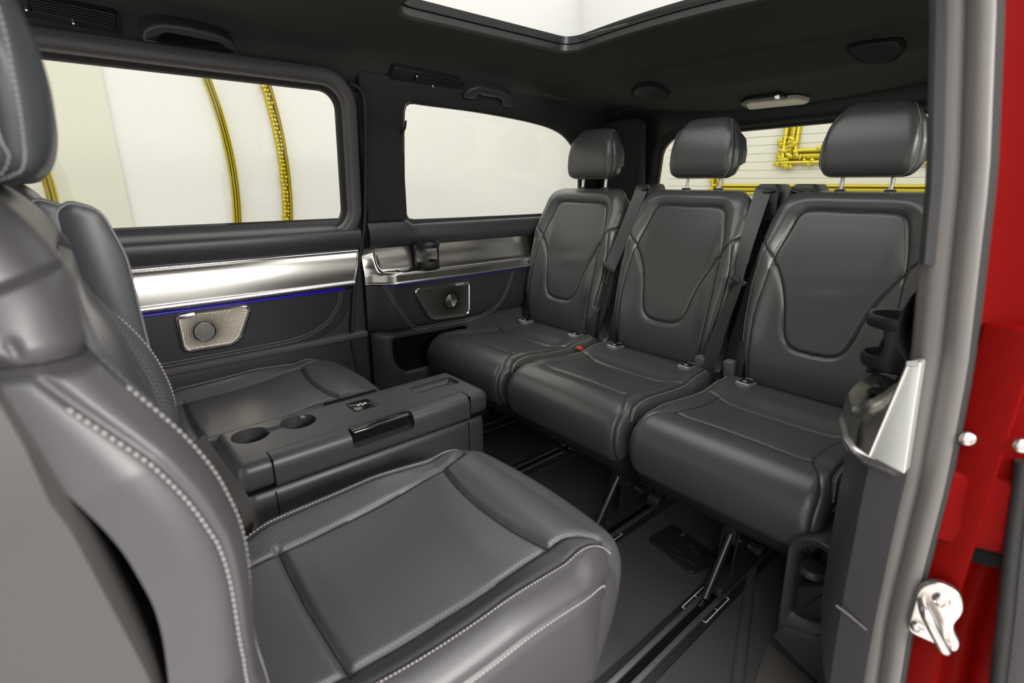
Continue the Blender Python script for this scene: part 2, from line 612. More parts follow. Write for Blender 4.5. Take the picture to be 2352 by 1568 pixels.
def inpoly(u, s, poly):
    P = np.asarray(poly, float)
    c = np.zeros(np.shape(u), bool)
    j = len(P) - 1
    for i in range(len(P)):
        xi, yi = P[i]; xj, yj = P[j]
        k = ((yi > s) != (yj > s)) & (u < (xj - xi) * (s - yi) / (yj - yi + 1e-15) + xi)
        c ^= k
        j = i
    return c


def mir(poly):
    return np.asarray(poly, float) * np.array([-1, 1])

# ------------------------------------------------------------------ the shell of the van
ZK = [-0.2, 0.3, 0.65, 0.8, 1.03, 1.21, 1.40]
YFK = [1.765, 1.765, 1.762, 1.757, 1.75, 1.735, 1.70]
YNK = [0.112, 0.115, 0.122, 0.13, 0.156, 0.188, 0.25]


def FAR(x, z, off):
    return (x, float(np.interp(z, ZK, YFK)) - off, z)


def NEAR(x, z, off):
    return (x, float(np.interp(z, ZK, YNK)) + off, z)


def fpx(px, py, off=0.0):
    z = 0.9
    for _ in range(4):
        p = ony(px, py, float(np.interp(z, ZK, YFK)) - off); z = p[2]
    return (p[0], p[2])


def fpl(pts, off=0.0):
    return np.array([fpx(a, b, off) for a, b in pts])


def angle_match(inner, x0, x1, z0, z1):
    """points of the rectangle x0..x1, z0..z1 seen from the hole's middle in the directions of the hole's points"""
    I = np.asarray(inner, float)
    c = (I.max(0) + I.min(0)) / 2
    out = []
    for p in I:
        d = p - c
        ts = []
        if abs(d[0]) > 1e-9: ts.append(((x1 if d[0] > 0 else x0) - c[0]) / d[0])
        if abs(d[1]) > 1e-9: ts.append(((z1 if d[1] > 0 else z0) - c[1]) / d[1])
        out.append(c + d * min(ts))
    return np.array(out)


def with_corners(inner, x0, x1, z0, z1):
    """the same loop with extra points in the directions of the rectangle's corners"""
    I = np.asarray(inner, float)
    c = (I.max(0) + I.min(0)) / 2
    out = []
    for i in range(len(I)):
        a, b = I[i], I[(i + 1) % len(I)]
        out.append(a)
        for k in ((x0, z0), (x0, z1), (x1, z0), (x1, z1)):
            d = np.asarray(k, float) - c
            e = b - a
            den = d[0] * e[1] - d[1] * e[0]
            if abs(den) < 1e-12: continue
            t = (d[1] * (a - c)[0] - d[0] * (a - c)[1]) / den
            if 0.001 < t < 0.999 and (a + e * t - c) @ d > 0: out.append(a + e * t)
    # split long pieces so that the rectangle's sides get enough points too
    fin = []
    I = np.array(out)
    O = angle_match(I, x0, x1, z0, z1)
    for i in range(len(I)):
        j = (i + 1) % len(I)
        k = max(1, int(max(np.linalg.norm(I[j] - I[i]) / 0.04, np.linalg.norm(O[j] - O[i]) / 0.07)))
        for m in range(k): fin.append(I[i] + (I[j] - I[i]) * m / k)
    return np.array(fin)


# floor with carpet
floor = empty('floor', (0.6, 0.95, -0.03), kind='structure', label='black carpeted van floor under the seats', cat='floor')
box('carpet', (0.55, 0.945, -0.02), (3.1, 1.66, 0.04), 'carpet', floor, 0.002)
box('sill_carpet', (0.3, 0.14, -0.012), (2.2, 0.09, 0.03), 'carpet_grey', floor, 0.008)
box('sill_plate', (0.3, 0.075, -0.03), (2.2, 0.09, 0.03), 'plastic', floor, 0.006)

# ---- headliner with the roof window opening
RX0, RX1, RY0, RY1 = 0.79, 1.505, 0.48, 1.415


def ZC(x, y):
    v = np.abs(np.asarray(y) - 0.95) / 0.80
    x = np.asarray(x)
    drop = 0.05 * sstep(1.50, 1.80, x) + 0.09 * sstep(1.80, 1.86, x) * 0.9 + 0.055 * sstep(1.9, 2.16, x)
    el = 0.11 * (1 - np.sqrt(np.clip(1 - (np.clip(v - 0.75, 0, 0.25) / 0.25) ** 2, 0, 1)))
    return 1.475 - 0.06 * v ** 2 - el - drop * np.clip(1 - 0.8 * v ** 2, 0.1, 1)


ceiling = empty('ceiling', (0.6, 0.95, 1.47), kind='structure', label='dark grey fabric headliner with large roof opening', cat='ceiling')
hole = with_corners(rrect(RX0, RX1, RY0, RY1, 0.07, 10), -1.0, 2.16, 0.15, 1.752)
outer = angle_match(hole, -1.0, 2.16, 0.15, 1.752)
# dense corner points so that the outer rectangle keeps its corners
rings = []
for t in 1 - (1 - np.linspace(0, 1, 40)) ** 1.0:
    q = outer * (1 - t) + inset(hole, -0.016) * t
    rings.append([(p[0], p[1], float(ZC(p[0], p[1]))) for p in q])
loft('headliner', rings, 'fabric', ceiling, sharp=60)
rings = []
for i in range(9):
    a = math.pi * i / 8
    q = inset(hole, -0.016 + 0.022 * (1 - math.cos(a)) / 2)
    rings.append([(p[0], p[1], float(ZC(p[0], p[1])) - 0.006 * math.sin(a) + 0.008 * i / 8) for p in q])
loft('opening_trim', rings, 'fabric', ceiling, sharp=60)
rings = []
for d, dz in ((0.006, 0.004), (0.006, 0.022), (0.012, 0.024), (0.014, 0.046)):
    q = inset(hole, d)
    rings.append([(p[0], p[1], float(ZC(p[0], p[1])) + dz) for p in q])
loft('opening_gasket', rings, 'gasket', ceiling, sharp=30)
rings = []
for t in np.linspace(0, 1, 20):
    q = outer * (1 - t) + inset(hole, 0.014) * t
    rings.append([(p[0], p[1], float(ZC(p[0], p[1])) + 0.046) for p in q])
loft('roof_skin', rings, 'red', ceiling)
window_4 = mk('window_4', [(p[0], p[1], float(ZC(p[0], p[1])) + 0.040) for p in inset(hole, 0.010)], [list(range(len(hole)))],
              'glass_roof', None, kind='structure', label='large glass roof panel above the rear bench', cat='roof window')
# ---- far side: the sliding door
door_1 = empty('door_1', (0.0, 1.76, 0.0), kind='structure', label='closed sliding door with brushed aluminium band and tall window', cat='sliding door')
gl = rrect(-0.80, 0.757, 0.884, 1.294, 0.055, 9)
gl = gl.copy()
FW_ = [(-0.062, 0.004), (-0.060, 0.022), (-0.048, 0.030), (-0.026, 0.030), (-0.018, 0.024), (-0.014, 0.010), (-0.004, 0.004), (0.0, -0.004), (0.0, -0.012)]
loops = []
for d, o in FW_:
    lp = inset(gl, d)
    loops.append([FAR(p[0] if p[0] < 0.85 else 0.85, p[1], o) for p in lp])
loft('window_frame', loops[:6], 'plastic_mid', door_1, sharp=50)
loft('window_gasket', loops[5:], 'rubber', door_1, sharp=50)
window_1 = mk('window_1', [FAR(p[0], p[1], -0.008) for p in inset(gl, -0.004)], [list(range(len(gl)))], 'glass_side', None,
              kind='structure', label='wide sliding door window showing curved gold mouldings', cat='window')


def xsec(name, sec, x0, x1, mat, parent, fn=FAR, n=2, **k):
    """(off, z) section drawn out along x"""
    xs = np.linspace(x0, x1, n)
    L = [[fn(x, z, o) for o, z in sec] for x in xs]
    return loft(name, L, mat, parent, closed=False, sharp=45, **k)


xsec('sill_panel', [(-0.01, 0.905), (0.0, 0.884), (0.012, 0.876), (0.030, 0.868), (0.038, 0.855), (0.036, 0.83), (0.026, 0.808), (0.018, 0.797), (0.01, 0.794)],
     -0.9, 0.803, 'plastic_grey', door_1)
al = [(0.012, 0.792), (0.022, 0.775), (0.030, 0.745), (0.034, 0.715), (0.034, 0.690)]
L = []
for t in np.linspace(0, 1, 12):
    row = []
    for o, z in cr(al, 12):
        x1 = 0.795 - (0.792 - z) * 0.30
        row.append(FAR(-0.9 + t * (x1 + 0.9), z, o))
    L.append(row)
loft('aluminium_panel', L, 'alu', door_1, closed=False)
tube('chrome_edge', [FAR(x, 0.7925, 0.016) for x in np.linspace(-0.9, 0.795, 12)], 0.0042, 'chrome', door_1)
tube('chrome_edge', [FAR(0.795 - (0.792 - z) * 0.30, z, o + 0.001) for o, z in cr(al, 12)], 0.0028, 'satin', door_1)
xsec('chrome_strip', [(0.030, 0.694), (0.040, 0.692), (0.044, 0.686), (0.043, 0.678), (0.036, 0.672), (0.02, 0.671)], -0.9, 0.765, 'satin', door_1)
box('light_strip', FAR(-0.08, 0.6655, 0.0305), (1.62, 0.006, 0.0048), 'led', door_1, 0.001)
# leather-covered door card with curved stitched edge, ledge and lower panel
card = fpl([(300, 860), (413, 843), (690, 793), (740, 768), (770, 716), (780, 664), (500, 702), (300, 735)])
card[0, 0] = card[7, 0] = -0.9
card[0, 1] = card[1, 1]
plate('door_card', rpoly([(-0.9, 0.494), (0.60, 0.494), (0.715, 0.54), (0.765, 0.665), (-0.9, 0.665)], [0.01, 0.12, 0.10, 0.005, 0.005], 8),
      FAR, 0.004, 0.026, 'leather_dark', door_1, 0.007)
xsec('door_panel', [(0.012, 0.80), (0.012, 0.50), (0.012, 0.0)], -0.9, 0.80, 'leather_dark', door_1)
xsec('door_ledge', [(0.0, 0.502), (0.032, 0.500), (0.036, 0.496), (0.034, 0.482), (0.03, 0.478), (0.0, 0.474)], -0.9, 0.80, 'plastic_mid', door_1)
xsec('lower_panel', [(0.0, 0.476), (0.018, 0.474), (0.022, 0.40), (0.022, 0.02)], -0.9, 0.80, 'plastic', door_1)
box('door_skin', (-0.05, 1.80, 0.42), (1.75, 0.05, 0.90), 'red', door_1, 0.004)


def wall_stitch(name, pts, fn, off, parent, gap=0.0045, pitch=0.0055):
    PP, DD, NN = [], [], []
    c = cr(pts, 300)
    e = np.gradient(c, axis=0); e /= np.linalg.norm(e, axis=1)[:, None]
    nn = np.stack([-e[:, 1], e[:, 0]], 1)
    for sgn in (-1, 1):
        q = c + nn * gap * sgn
        L = np.sum(np.linalg.norm(np.diff(q, axis=0), axis=1))
        q = resample(q, int(L / pitch))
        P3 = np.array([fn(a, b, off) for a, b in q])
        PP.append(P3); DD.append(np.gradient(P3, axis=0))
        ny = fn(0, 0.5, 0.1)[1] - fn(0, 0.5, 0)[1]
        NN.append(np.tile([0, ny, 0], (len(q), 1)))
    return capsules(name, np.vstack(PP), np.vstack(DD), np.vstack(NN), pitch * 0.68, 0.0008, 'thread', parent)


wall_stitch('stitching', [(-0.6, 0.513), (0.1, 0.513), (0.45, 0.514), (0.56, 0.519), (0.63, 0.540), (0.675, 0.572), (0.705, 0.615), (0.718, 0.662)], FAR, 0.0263, door_1)


def speaker(parent, loop, ctr, fn, off, r0, face, tab=None, tabmat='chrome'):
    """trapezoid loudspeaker: housing > ring, grille, cone_cap"""
    sp = plate('speaker_housing', inset(loop, -0.010), fn, off - 0.012, off + 0.0012, 'plastic', parent, 0.004)
    L = []
    for d, o in ((-0.004, 0.004), (-0.003, 0.009), (0.0, 0.0105), (0.003, 0.009), (0.0045, 0.005)):
        L.append([fn(p[0], p[1], off + o) for p in inset(loop, d)])
    loft('speaker_ring', L, 'chrome', sp)
    if tab is not None:
        plate('brand_plate', tab, fn, off + 0.004, off + 0.0112, tabmat, sp, 0.001)
    # dished perforated grille with radial rows of slots
    g = inset(loop, 0.004)
    L = []
    for t in np.linspace(0, 1, 16):
        q = np.asarray(ctr) * t + g * (1 - t)
        L.append([fn(p[0], p[1], off + 0.0045 - 0.001 * math.sin(min(1, t * 1.4) * math.pi / 2)) for p in q])
    loft('speaker_grille', L, face, sp, caps=(False, True), sharp=70)
    PP, DD = [], []
    for ring, rr in enumerate(np.arange(r0 * 1.12, 0.16, 0.0042)):
        nn = 96
        for j in range(nn):
            a = 2 * math.pi * (j + 0.5 * (ring % 2)) / nn + rr * 4.0
            p = np.asarray(ctr) + rr * np.array([math.cos(a), math.sin(a)])
            if inpoly(np.array([p[0]]), np.array([p[1]]), inset(loop, 0.008))[0]:
                PP.append(fn(p[0], p[1], off + 0.0047))
                DD.append((math.cos(a + 0.35), 0, math.sin(a + 0.35)))
    ny = fn(0, .5, .1)[1] - fn(0, .5, 0)[1]
    capsules('grille_slots', PP, DD, np.tile([0, ny, 0], (len(PP), 1)), 0.0034, 0.00085, 'black', sp)
    # domed centre with fine rings
    L = []
    for i in range(22):
        rr = r0 * (1 - i / 22)
        L.append([fn(ctr[0] + rr * math.cos(a), ctr[1] + rr * math.sin(a), off + 0.0044 + 0.0008 * math.sin(i / 21 * math.pi / 2) + (0.0010 if i % 2 else 0))
                  for a in np.linspace(0, 2 * math.pi, 48, endpoint=False)])
    loft('centre_cap', L, 'grille_dark', sp, caps=(False, True), sharp=80)
    tube('centre_ring', [fn(ctr[0] + r0 * 1.03 * math.cos(a), ctr[1] + r0 * 1.03 * math.sin(a), off + 0.005) for a in np.linspace(0, 2 * math.pi, 48, endpoint=False)],
         0.0012, 'satin', sp, 6, True)
    return sp


M['grille_bright'] = nmat('bright_metal_grille', (0.62, 0.56, 0.46), 0.3, 0.9)
M['grille_dark'] = nmat('dark_metal_grille', (0.16, 0.155, 0.14), 0.35, 0.8)
spl = rpoly(fpl([(404, 724), (446, 718), (578, 701), (552, 776), (535, 790), (422, 808)], 0.03), [0.02, 0.02, 0.03, 0.03, 0.03, 0.025], 7)
tabl = rpoly(fpl([(408, 724), (445, 716), (452, 722), (450, 727), (411, 733)], 0.03), 0.004, 4)
speaker(door_1, spl, fpx(470, 761, 0.03), FAR, 0.026, 0.0275, 'grille_bright', tab=tabl)

# rubber seal between door and quarter panel
seal_pts = [(800, 190), (826, 205), (838, 240), (839, 360), (838, 490), (831, 560), (817, 640), (811, 700), (809, 780), (820, 840), (834, 890), (838, 960)]
c = cr([FAR(*fpx(a, b, 0.02), 0.02) for a, b in seal_pts], 80)
door_seal = tube('door_seal', c, 0.008, 'rubber', None, 10, label='black rubber weatherstrip down the edge of the sliding door', cat='door seal')

# ---- the side walls behind the doors (mirror images of one another)
QW0 = cr([(1.003, 0.905), (1.001, 1.0), (1.003, 1.2), (1.006, 1.272), (1.03, 1.292), (1.10, 1.292), (1.35, 1.287), (1.60, 1.272), (1.76, 1.25), (1.86, 1.21), (1.93, 1.14),
         (1.96, 1.04), (1.96, 0.93), (1.92, 0.885), (1.70, 0.879), (1.30, 0.880), (1.06, 0.882), (1.02, 0.886)], 110, True)[:-1]


def PN(x):
    return float(np.interp(x, [0.785, 0.789, 0.795, 0.803, 0.83, 0.90, 0.97, 1.75], [0.004, 0.030, 0.048, 0.056, 0.074, 0.104, 0.108, 0.08]))


def quarter(name, label, fn, near):
    QW = with_corners(QW0, 0.81 if near else 0.835, 2.20, 0.78, 1.36)
    w = empty(name, fn(1.4, 0.0, 0.0), kind='structure', label=label, cat='side wall')
    rect = angle_match(QW, 0.835, 2.20, 0.78, 1.36)
    seq = [(rect, 0.002), (rect * .5 + inset(QW, -0.02) * .5, 0.006), (inset(QW, -0.012), 0.006), (inset(QW, -0.006), 0.003), (QW, -0.004)]
    if near:
        rect = angle_match(QW, 0.81, 2.20, 0.78, 1.36); seq[0] = (rect, 0.002); seq[1] = (rect * .5 + inset(QW, -0.02) * .5, 0.006)
    loft('window_surround', [[fn(p[0], p[1], o) for p in q] for q, o in seq], 'pillar_fabric', w, sharp=50)
    loft('window_gasket', [[fn(p[0], p[1], o) for p in q] for q, o in ((QW, -0.003), (inset(QW, 0.006), -0.006), (inset(QW, 0.007), -0.016))], 'rubber', w)
    # lower plastic collar of the window
    xa = 0.838 if not near else 0.812
    L = []
    for x in np.r_[np.linspace(xa, 1.06, 14), np.linspace(1.1, 2.1, 16)]:
        up = 0.895 if x < 0.985 else 0.895 - 0.022 * float(sstep(0.985, 1.03, x))
        sec = [(0.004, up), (0.012, up - 0.004), (0.018, up - 0.015), (0.026, up - 0.035), (0.03, 0.83), (0.026, 0.81), (0.016, 0.797), (0.006, 0.79)]
        L.append([fn(x, z, o) for o, z in sec])
    loft('window_collar', L, 'plastic_grey', w, closed=False, sharp=50)
    # aluminium tray: solid nose, then a hollow with a ledge
    L = []; CH = []; LD = []
    x0 = 0.812 if not near else 0.785
    xs = np.r_[np.linspace(x0, x0 + 0.05, 8), np.linspace(x0 + 0.052, x0 + 0.10, 14), np.linspace(x0 + 0.11, 1.75, 26)]
    for x in xs:
        p = 0.02 + 0.065 * float(sstep(x0 - 0.01, x0 + 0.10, x)) - 0.02 * float(sstep(1.35, 1.75, x))
        if near: p = PN(x)
        h = float(sstep(x0 + 0.036, x0 + 0.06, x))
        top = 0.795 + 0.012 * math.sin(min(1, max(0, (x - x0) / 0.9)) * math.pi)
        conv = np.array([(0.010, top), (0.2 * p, top - .02), (0.42 * p, top - .04), (0.62 * p, top - .058), (0.78 * p, top - .07), (0.9 * p, 0.712), (0.96 * p, 0.706), (p, 0.698), (p, 0.69), (p, 0.682), (p, 0.675)])
        conc = np.array([(0.010, top), (0.012, top - .02), (0.016, top - .04), (0.022, top - .058), (0.032, 0.713), (0.045, 0.7085), (p - 0.010, 0.7085), (p - 0.002, 0.706), (p, 0.700), (p, 0.688), (p, 0.675)])
        sec = cr(conv * (1 - h) + conc * h, 40)
        L.append([fn(x, z, o) for o, z in sec])
        if near: L[-1] = [fn(x, z - 0.016 * float(sstep(0.72, 0.68, z)), o) for o, z in sec]
        CH.append(fn(x, 0.6705 - (0.017 if near else 0), p - 0.002)); LD.append(fn(x, 0.6645 - (0.016 if near else 0), p - 0.011))
    loft('aluminium_tray', L, 'alu', w, closed=False, sharp=28 if near else 70)
    tube('chrome_strip', CH, 0.0085 if near else 0.0062, 'satin', w, 10)
    tube('light_strip', LD[10:], 0.0035, 'led', w, 6)
    tube('chrome_edge', [fn(x, 0.797 + 0.012 * math.sin(min(1, max(0, (x - x0) / 0.9)) * math.pi), 0.012) for x in np.linspace(x0 + .045, 1.75, 20)], 0.003, 'chrome', w, 8)
    if not near:
        e = cr([(x0 + 0.046, 0.795, 0.012), (x0 + 0.044, 0.76, 0.024), (x0 + 0.045, 0.735, 0.036), (x0 + 0.055, 0.716, 0.05), (x0 + 0.08, 0.708, 0.066), (x0 + 0.12, 0.707, 0.080)], 24)
        tube('chrome_edge', [fn(*q) for q in e], 0.0026, 'chrome', w, 8)
    box('tray_mat', fn(x0 + 0.165, 0.7105, 0.055), (0.09, 0.045, 0.004), 'gloss', w, 0.001)
    # soft side panel below the tray
    L = []
    for x in np.r_[np.linspace(x0, x0 + 0.13, 14), np.linspace(x0 + 0.15, 2.1, 20)]:
        b = PN(x) - 0.014 if near else 0.02 + 0.045 * float(sstep(x0 - 0.01, x0 + 0.10, x)) - 0.02 * float(sstep(1.35, 1.75, x))
        L.append([fn(x, z, o) for o, z in ((b, 0.672), (b + 0.001, 0.63), (b - 0.004, 0.55), (b - 0.008, 0.50), (b - 0.016, 0.485), (b - 0.03, 0.482))] if not near else
                 [fn(x, z, o) for o, z in ((b, 0.655), (b + 0.001, 0.60), (b, 0.45), (b - 0.002, 0.34), (b - 0.006, 0.30 - 0.5 * max(0, 0.9 - x)), (b - 0.03, 0.295 - 0.5 * max(0, 0.9 - x)))])
    loft('side_panel', L, 'leather_soft' if near else 'leather_dark', w, closed=False, sharp=28 if near else 60)
    sp = lambda x: 0.02 + 0.045 * float(sstep(x0 - 0.01, x0 + 0.10, x))
    if not near:
        pts = fpl([(882, 656), (905, 693), (938, 740), (950, 750), (964, 753), (1010, 745), (1086, 731), (1132, 710), (1158, 679), (1178, 625)], 0.065)
        wall_stitch('stitching', pts, FAR, 0.0655, w)
        lp = rpoly(fpl([(949, 665), (1077, 646), (1077, 722), (990, 733)], 0.07), [0.03, 0.018, 0.03, 0.03], 7)
        tb = rpoly(fpl([(1040, 652), (1050, 648), (1074, 645), (1075, 654), (1045, 658)], 0.07), 0.003, 4)
        s = speaker(w, lp, fpx(1037, 690, 0.07), FAR, 0.064, 0.024, 'grille_dark', tab=tb, tabmat='plastic_mid')
        q = fpx(1057, 652, 0.078)
        text('Burmester', 0.0085, 'white_print', s, FAR(q[0], q[1], 0.0757), (1, 0, 0.02), (0, 0, 1), name='lettering', shear=0.3)
    # storage bin: front plate with a rounded opening, hollow body, socket
    if near:
        op = rpoly([(1.00, 0.40), (0.925, 0.38), (0.905, 0.20), (0.93, 0.17), (1.12, 0.17), (1.15, 0.40)], [0.05, 0.03, 0.03, 0.02, 0.03, 0.05], 8)
        x_0, x_1 = 0.80, 2.1
    else:
        op = rpoly([(0.885, 0.455), (0.885, 0.37), (0.925, 0.315), (1.20, 0.315), (1.24, 0.45)], [0.015, 0.05, 0.03, 0.03, 0.03], 8)
        x_0, x_1 = 0.818, 2.1
    op = with_corners(op, x_0, x_1, 0.0, 0.486)
    rc = angle_match(op, x_0, x_1, 0.0, 0.486)
    loft('bin_front', [[fn(p[0], p[1], o) for p in q] for q, o in ((rc, 0.022), (rc * .6 + op * .4, 0.055), (inset(op, -0.016), 0.062), (inset(op, -0.008), 0.062), (op, 0.056))],
         'plastic_grey' if not near else 'plastic', w, sharp=40)
    loft('bin_inside', [[fn(p[0], p[1], o) for p in q] for q, o in ((op, 0.056), (inset(op, 0.004), 0.0), (inset(op, 0.02), -0.03))], 'black', w, caps=(False, True))
    box('body_skin', (1.5, fn(1.5, 0.42, -0.06)[1], 0.40), (1.36, 0.05, 0.92), 'red', w, 0.004)
    return w


wall_right = quarter('wall_right', 'far side wall of the rear cabin with tray and speaker', FAR, False)
wall_left = quarter('wall_left', 'near side wall panel behind the door opening with aluminium end', NEAR, True)
for nm, fn, lab in (('window_2', FAR, 'rear quarter window beside the far bench seat'), ('window_5', NEAR, 'near quarter window behind the door pillar')):
    mk(nm, [fn(p[0], p[1], -0.012) for p in inset(QW0, 0.002)], [list(range(len(QW0)))], 'glass_side', None, kind='structure', label=lab, cat='window')
box('pillar_filler', FAR(0.825, 0.70, -0.012), (0.10, 0.012, 1.42), 'plastic', wall_right, 0.002)
box('pillar_cover', FAR(0.917, 1.10, 0.008), (0.155, 0.012, 0.42), 'pillar_fabric', wall_right, 0.004)


def socket(name, c, parent, tilt=0.0, s=1.0):
    """12 V socket block with a round lid"""
    b = box(name, c, (0.085 * s, 0.05 * s, 0.035 * s), 'plastic', parent, 0.006, 3)
    L = []
    for rr, dz in ((0.021, 0), (0.021, 0.004), (0.0195, 0.006), (0.012, 0.0062), (0.0, 0.0062)):
        L.append([(c[0] + rr * s * math.cos(a), c[1] + rr * s * math.sin(a), c[2] + (0.0165 + dz) * s) for a in np.linspace(0, 2 * math.pi, 24, endpoint=False)])
    loft('socket_lid', L, 'plastic_grey', b, sharp=40)
    return b


socket('socket_block', FAR(1.10, 0.331, 0.035), wall_right)

# coat hook on the pillar
p = fpx(927, 285, 0.02)
tube('coat_hook', [FAR(p[0] - 0.004, p[1] - 0.03, 0.0), FAR(p[0], p[1] - 0.025, 0.012), FAR(p[0] + 0.004, p[1] - 0.01, 0.022), FAR(p[0] + 0.008, p[1] + 0.012, 0.022)],
     [0.005, 0.006, 0.005, 0.003], 'plastic', None, 8, label='small black coat hook at the edge of the quarter window', cat='hook')

# ---- rear wall with the tailgate window
wall_rear = empty('wall_rear', (2.16, 0.95, 0), kind='structure', label='tailgate with wide rear window behind the bench', cat='rear wall')
RW = lambda y, z, off: (2.19 - 0.10 * (z - 0.9) - off, y, z)
rw = rpoly([(1.50, 0.90), (0.40, 0.90), (0.40, 1.245), (1.40, 1.225), (1.46, 1.17)], [0.05, 0.05, 0.06, 0.04, 0.05], 8)
rw = with_corners(rw, 0.10, 1.80, 0.0, 1.36)
rc = angle_match(rw, 0.10, 1.80, 0.0, 1.36)
loft('tailgate_frame', [[RW(p[0], p[1], o) for p in q] for q, o in ((rc, 0.0), (rc * .3 + inset(rw, -0.05) * .7, 0.01), (inset(rw, -0.03), 0.014), (inset(rw, -0.012), 0.012), (rw, 0.0))], 'plastic', wall_rear)
loft('rear_gasket', [[RW(p[0], p[1], o) for p in q] for q, o in ((rw, 0.0), (inset(rw, 0.012), -0.006), (inset(rw, 0.014), -0.02))], 'rubber', wall_rear)
for y0, y1 in ((1.50, 1.735), (0.17, 0.37)):
    plate('corner_pillar', rrect(y0, y1, 0.80, 1.30, 0.03), lambda a, b, o: (2.14 - 0.1 * (b - 0.9) - o, a, b), 0, 0.05, 'pillar_fabric', wall_rear, 0.02)
window_3 = mk('window_3', [RW(p[0], p[1], -0.012) for p in rw], [list(range(len(rw)))], 'glass_rear', None, kind='structure',
              label='rear window with fine heating lines behind the bench headrests', cat='window')
for i in range(9):
    z = 0.945 + i * 0.031
    tube('heating_line', [RW(y, z, -0.008) for y in (0.42, 1.42)], 0.0007, 'line', window_3, 4)

# ---- near side: rear edge of the door opening (seal, pillar trim, painted jamb)
zs = np.linspace(-0.05, 1.42, 40)
yk = lambda z: float(np.interp(z, [-0.05, 0.288, 0.416, 0.647, 0.803, 1.03, 1.216, 1.42], [0.104, 0.108, 0.118, 0.121, 0.130, 0.156, 0.188, 0.235]))
sec = [(0.03, 0.016), (0.012, 0.012), (0.004, 0.004), (0.0, -0.004), (0.002, -0.016), (0.008, -0.020), (0.004, -0.024), (0.0, -0.034), (0.003, -0.044), (0.012, -0.049), (0.03, -0.051)]
sec = cr(sec, 40)
seal = loft('door_opening_seal', [[(0.80 + dx, yk(z) + dy, z) for dx, dy in sec] for z in zs], 'seal', None, closed=False, sharp=70,
            label='grey ribbed rubber seal along the rear edge of the door opening', cat='door seal')
loft('seal_lip', [[(0.80 + dx, yk(z) + dy, z) for dx, dy in ((0.010, -0.0455), (0.006, -0.047), (0.008, -0.051), (0.03, -0.052))] for z in zs], 'rubber', seal, closed=False)
cap = np.array([onx(a, b, 0.774)[1:] for a, b in ((2086, 834), (2116, 832), (2078, 1090), (1996, 1046))])
plate('tray_end_cap', rpoly(cap, 0.004, 4), lambda y, z, off: (0.777 - off, y, z), -0.02, 0.003, 'end_alu', wall_left, 0.0015)
tube('chrome_edge', [onx(a, b, 0.773) for a, b in ((2086, 836), (2042, 938), (1996, 1046))], 0.0022, 'satin', wall_left, 8)  # thin tube added to draw the highlight along the cap's left edge
tube('chrome_edge', [onx(a, b, 0.773) for a, b in ((2084, 836), (2112, 834))], 0.0034, 'chrome', wall_left, 8)
tube('trim_joint', [onx(a, b, 0.786) for a, b in ((1920, 1390), (1950, 1412), (1990, 1446))], 0.0022, 'plastic_mid', wall_left, 8)
pt = loft('pillar_end_trim', [[(0.80 + dx, yk(z) + dy, z) for dx, dy in ((0.09, 0.016), (0.03, 0.014), (0.004, 0.011), (-0.005, 0.003), (-0.004, -0.006), (0.02, -0.01))] for z in np.linspace(0.925, 1.42, 12)],
          'plastic_grey', wall_left, closed=False, caps=(True, False))
# foot of the pillar with the socket alcove
def XP(X):
    return lambda y, z, off: (X - off, y, z)


def xpl(pts, X):
    return np.array([onx(a, b, X)[1:] for a, b in pts])


rim = xpl([(1812, 1232), (1798, 1330), (1782, 1452), (1870, 1482), (1935, 1480), (1945, 1300), (1890, 1238)], 1.02)
rim = rpoly(rim, [0.03, 0.02, 0.012, 0.03, 0.02, 0.03, 0.03], 8)
inr = xpl([(1832, 1262), (1822, 1330), (1814, 1412), (1860, 1436), (1912, 1440), (1926, 1330), (1890, 1262)], 1.02)
inr = rpoly(inr, [0.03, 0.02, 0.012, 0.03, 0.012, 0.03, 0.03], 8)
loft('alcove_rim', [[(1.17, p[0], p[1]) for p in rim], [(1.03, p[0], p[1]) for p in rim], [(1.022, p[0], p[1]) for p in rim * .93 + inr * .07], [(1.02, p[0], p[1]) for p in rim * .8 + inr * .2],
                    [(1.024, p[0], p[1]) for p in rim * .2 + inr * .8], [(1.03, p[0], p[1]) for p in inr], [(1.16, p[0], p[1]) for p in inr * 1.0]], 'plastic_grey', wall_left, caps=(True, True))
ft = xpl([(1764, 1472), (1786, 1448), (1870, 1476), (1925, 1400), (1985, 1440), (1985, 1600), (1890, 1600)], 1.0)
plate('pillar_foot_trim', rpoly(ft, [0.004, 0.01, 0.02, 0.01, 0.004, 0.004, 0.004], 5), XP(1.015), -0.03, 0.0, 'plastic_grey', wall_left, 0.006)
loft('pillar_foot_end', [[(0.80 + dx, yk(z) + dy, z) for dx, dy in ((0.19, 0.03), (0.15, 0.028), (0.08, 0.03), (0.035, 0.026), (0.012, 0.012), (0.01, -0.002))] for z in np.linspace(-0.03, 0.245, 10)],
     'plastic_grey', wall_left, closed=False, caps=(False, True))

